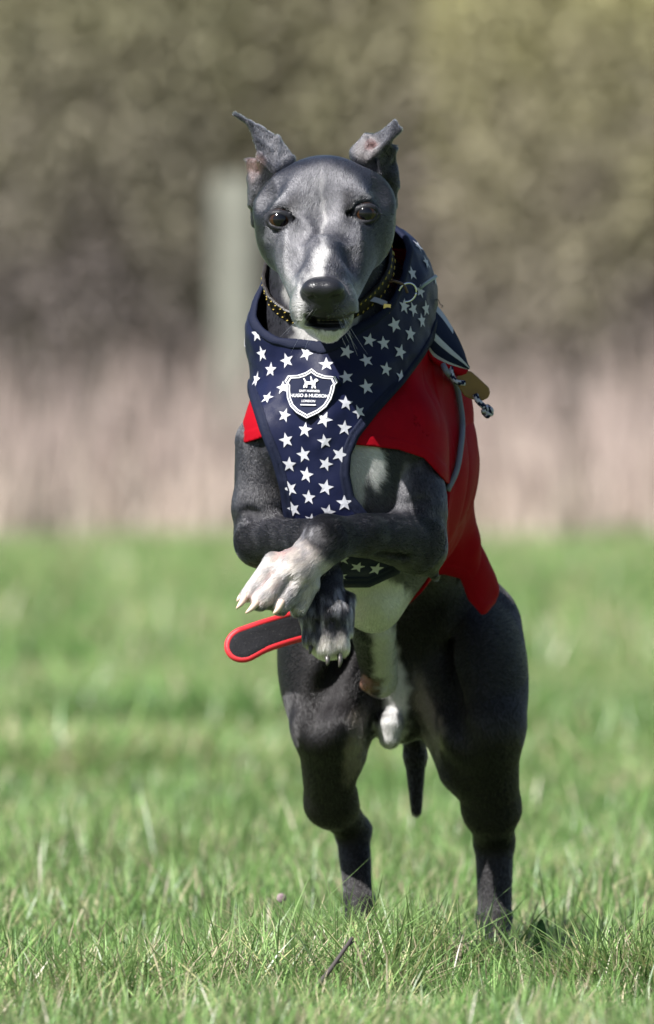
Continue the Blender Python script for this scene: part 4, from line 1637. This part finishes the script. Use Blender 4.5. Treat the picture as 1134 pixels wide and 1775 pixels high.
velcro = mesh_obj('strap_velcro', V, F, BLACKF, jacket)
V, F = [], []
for s, dz in ((1.0, -2), (0.95, 5), (0.0, 6)):
    for p in loop:
        q = inset(p, s)
        V.append(W(q[0], q[1], q[2] + dz))
for r in range(2):
    for i in range(n - 1):
        F.append((r * n + i, (r + 1) * n + i, (r + 1) * n + i + 1, r * n + i + 1))
mesh_obj('strap_back', V, F, RED, jacket)
v, f = tube_vf([W(*p) for p in spline(loop, 110)], 6.4 * U, 10)
mesh_obj('strap_piping', v, f, PIPE, jacket)

# ---- leather collar
neck_sdf = Sdf([('torso', 0, PR['torso']), ('neck', 50, PR['neck'])])
co = A(580, 520, 360)
e1 = np.cross(HOLE_N, np.array((0, 1.0, 0)))
e1 /= np.linalg.norm(e1)
e2 = np.cross(HOLE_N, e1)
co = co - HOLE_N * ((co - HOLE_O) @ HOLE_N) + HOLE_N * 18
def neck_r(an, lift):
    dirv = e1 * math.cos(an) + e2 * math.sin(an)
    ts = np.arange(30, 320, 2.0)
    P = co + HOLE_N * lift + ts[:, None] * dirv
    v = neck_sdf(P)
    i = int(np.argmax(v > 0))
    return co + HOLE_N * lift + dirv * (ts[i] + 7), dirv
collar_o = Vector((0.01, 0.15, 0.5))
collar = empty('dog_collar', collar_o, 'black leather dog collar with yellow stitching and brass buckle round the neck', 'collar')
NA = 96
V, F = [], []
prof = [(-15, 0), (-14, 3.5), (14, 3.5), (15, 0), (14, -3), (-14, -3)]
ringc = []
for i in range(NA):
    an = 2 * math.pi * i / NA
    p, dv = neck_r(an, 0)
    ringc.append((p, dv))
    for w, h in prof:
        V.append(to_world((p + HOLE_N * w + dv * h)[None])[0])
m = len(prof)
for i in range(NA):
    for j in range(m):
        F.append((i * m + j, ((i + 1) % NA) * m + j, ((i + 1) % NA) * m + (j + 1) % m, i * m + (j + 1) % m))
mesh_obj('band', V, F, LEATH, collar, smooth=False)
st = []
for i in range(NA):
    p, dv = ringc[i]
    p2 = ringc[(i + 1) % NA][0]
    if i % 2:
        continue
    for w in (-10, 10):
        a = p + HOLE_N * (w - 1.5) + dv * 4
        b = p * 0.35 + p2 * 0.65 + HOLE_N * (w + 1.5) + dv * 4
        st.append(tube_vf([Vector(x) for x in to_world(np.array([a, b]))], 1.15 * U, 4))
v, f = join_vf(st)
o = mesh_obj('stitching', v, f, YEL, collar)
o['kind'] = 'stuff'
def ring_pts(c, r, n1, n2, k=28):
    return [c + (n1 * math.cos(2 * math.pi * i / k) + n2 * math.sin(2 * math.pi * i / k)) * r for i in range(k + 1)]
# buckle
dbk = (march(neck_sdf, 658, 548) or 330) - 20
def bar(pts, w, t):
    V, F = [], []
    P = [W(*p) for p in pts]
    for i, p in enumerate(P):
        tg = (P[min(i + 1, len(P) - 1)] - P[max(i - 1, 0)]).normalized()
        sd = tg.cross(Vector((0.35, -1, 0.1))).normalized()
        nn = sd.cross(tg).normalized()
        for a, b in ((-1, -1), (1, -1), (1, 1), (-1, 1)):
            V.append(p + sd * (a * w * U) + nn * (b * t * U))
    for i in range(len(P) - 1):
        for k in range(4):
            F.append((i * 4 + k, i * 4 + (k + 1) % 4, i * 4 + 4 + (k + 1) % 4, i * 4 + 4 + k))
    F += [(3, 2, 1, 0), tuple(len(V) - 4 + k for k in range(4))]
    return V, F
v, f = bar([(640, 517, dbk - 6), (655, 521, dbk - 4), (670, 527, dbk)], 4.5, 2.0)
mesh_obj('buckle_bar', v, f, principled('dull_steel', (0.20, 0.20, 0.22), 0.45, Metallic=1.0), collar, smooth=False)
v, f = bar([(671, 527, dbk - 1), (670, 538, dbk - 1), (665, 552, dbk), (658, 566, dbk + 3)], 6.5, 2.2)
mesh_obj('buckle', v, f, BRASS, collar, smooth=False)
dr = (hit(bvh_h, 706, 507) or (W(706, 507, 330), 0))[0] + Vector((0, -0.006, 0))
v, f = tube_vf(ring_pts(dr, 17 * U, Vector((0.75, 0.35, 0)).normalized(), Vector((0.15, -0.2, 1)).normalized()), 1.9 * U, 7)
mesh_obj('key_ring', v, f, STEEL, collar)
v, f = tube_vf([Vector(p) for p in spline([dr + Vector((-0.017, 0.0, 0.007)), dr + Vector((-0.011, -0.004, 0.009)), dr + Vector((-0.003, -0.003, 0.006)), dr + Vector((0.0, 0.002, 0.0))], 16)], 2.6 * U, 8)
mesh_obj('ring_loop', v, f, principled('brown_leather', (0.09, 0.05, 0.035), 0.5), collar)
v, f = tube_vf([W(728, 500, 372), W(737, 492, 368), W(757, 478, 362)], [3.0 * U, 3.2 * U, 3.2 * U], 8)
mesh_obj('strap_end', v, f, principled('pale_rubber', (0.28, 0.34, 0.42), 0.5), collar)

# ================================================================== SMALL THINGS IN THE TURF
STALK = principled('dead_stalk', (0.045, 0.035, 0.035), 0.8)
STALK2 = principled('dry_stalk', (0.30, 0.22, 0.15), 0.8)
def tagged(o, label, cat, group=None):
    o['label'] = label
    o['category'] = cat
    if group:
        o['group'] = group
    return o
def stalk(name, pts, r, mat, label, cat, side=()):
    q = [W(*p) for p in pts]
    parts = [tube_vf([Vector(p) for p in spline(q, 12)], [r * (1 - 0.35 * i / 11) for i in range(12)], 7)]
    for a, b, rr in side:
        parts.append(tube_vf([W(*a), W(*b)], [rr, rr * .4], 5))
    v, f = join_vf(parts)
    tagged(mesh_obj(name, v, f, mat), label, cat)
stalk('dead_stalk', [(515, 1760, -560), (548, 1712, -540), (566, 1690, -530), (582, 1668, -520), (611, 1626, -500)], 0.0023, STALK,
      'dark dead stalk leaning up to the right in the grass before the dog', 'stalk', [((578, 1671, -522), (592, 1667, -516), .0014), ((600, 1641, -508), (614, 1632, -500), .0016)])
stalk('dead_stalk', [(385, 1782, -900), (420, 1752, -880), (442, 1732, -870), (462, 1714, -860)], 0.0019, STALK, 'short dark stalk low at the bottom edge of the grass', 'stalk')
stalk('dry_stalk', [(1012, 1688, 130), (1040, 1676, 130), (1072, 1655, 120), (1098, 1610, 110)], 0.0013, STALK2, 'thin straw coloured stalk curling up beside the dog shadow', 'stalk',
      [((1060, 1663, 124), (1106, 1652, 130), .0009)])
stalk('dry_stalk', [(248, 1740, -60), (246, 1712, -60), (250, 1668, -55)], 0.0016, principled('red_stalk', (0.17, 0.09, 0.06), 0.8), 'reddish brown upright dry stalk in the grass far left of the dog', 'stalk')
stalk('dry_stalk', [(545, 1716, -20), (556, 1700, -20), (575, 1684, -22)], 0.0011, STALK2, 'bent seed head stalk beside the dark leaning stalk', 'stalk',
      [((553, 1704, -20), (566, 1702, -16), .0016), ((560, 1696, -20), (574, 1690, -16), .0016), ((556, 1700, -20), (570, 1712, -24), .0014)])

def dock(name, x, y, d, l, w, ang, label):
    g = principled('dock_leaf', (0.03, 0.075, 0.02), 0.7, Specular_IOR_Level=0.15)
    V, F = [], []
    for i in range(9):
        t = i / 8
        hw = w * math.sin(math.pi * min(1, t * 0.93 + 0.05)) ** 0.7
        cx, cy = x + math.sin(ang) * l * t, y - math.cos(ang) * l * t
        for s in (-1, 0, 1):
            V.append(W(cx + s * hw, cy, d + 14 * t * t + (6 if s == 0 else 0)))
    for i in range(8):
        for j in range(2):
            F.append((i * 3 + j, i * 3 + j + 1, i * 3 + j + 4, i * 3 + j + 3))
    o = tagged(mesh_obj(name, V, F, g), label, 'leaf')
    m = o.modifiers.new('thick', 'SOLIDIFY')
    m.thickness = 0.0006
dock('dock_leaf', 934, 1668, 480, 74, 11, 0.06, 'broad dark green leaf standing in the grass right of the hind paw')
dock('dock_leaf', 925, 1483, 6900, 22, 12, -0.5, 'round green leaf far behind the right hind leg in the field')
# clover head
cl = empty('clover_flower', W(488, 1600, 1150), 'small faded pink clover head in the grass left of the hind legs', 'flower')
v, f = tube_vf([W(488, 1602, 1150), W(487, 1580, 1150), W(488, 1562, 1150)], 0.0009, 6)
mesh_obj('stem', v, f, principled('clover_stem', (0.06, 0.12, 0.03), 0.6), cl)
parts = []
for k in range(46):
    zt = 1 - 2 * (k + .5) / 46
    an = k * 2.39996
    r = math.sqrt(1 - zt * zt)
    c = W(488, 1557, 1150)
    dv = Vector((r * math.cos(an), r * math.sin(an), zt))
    parts.append(tube_vf([c, c + dv * 0.0022, c + dv * 0.0042], [.0006, .001, .0003], 4))
v, f = join_vf(parts)
o = mesh_obj('flower_head', v, f, principled('clover_pink', (0.27, 0.20, 0.215), 0.85), cl)
o['kind'] = 'stuff'
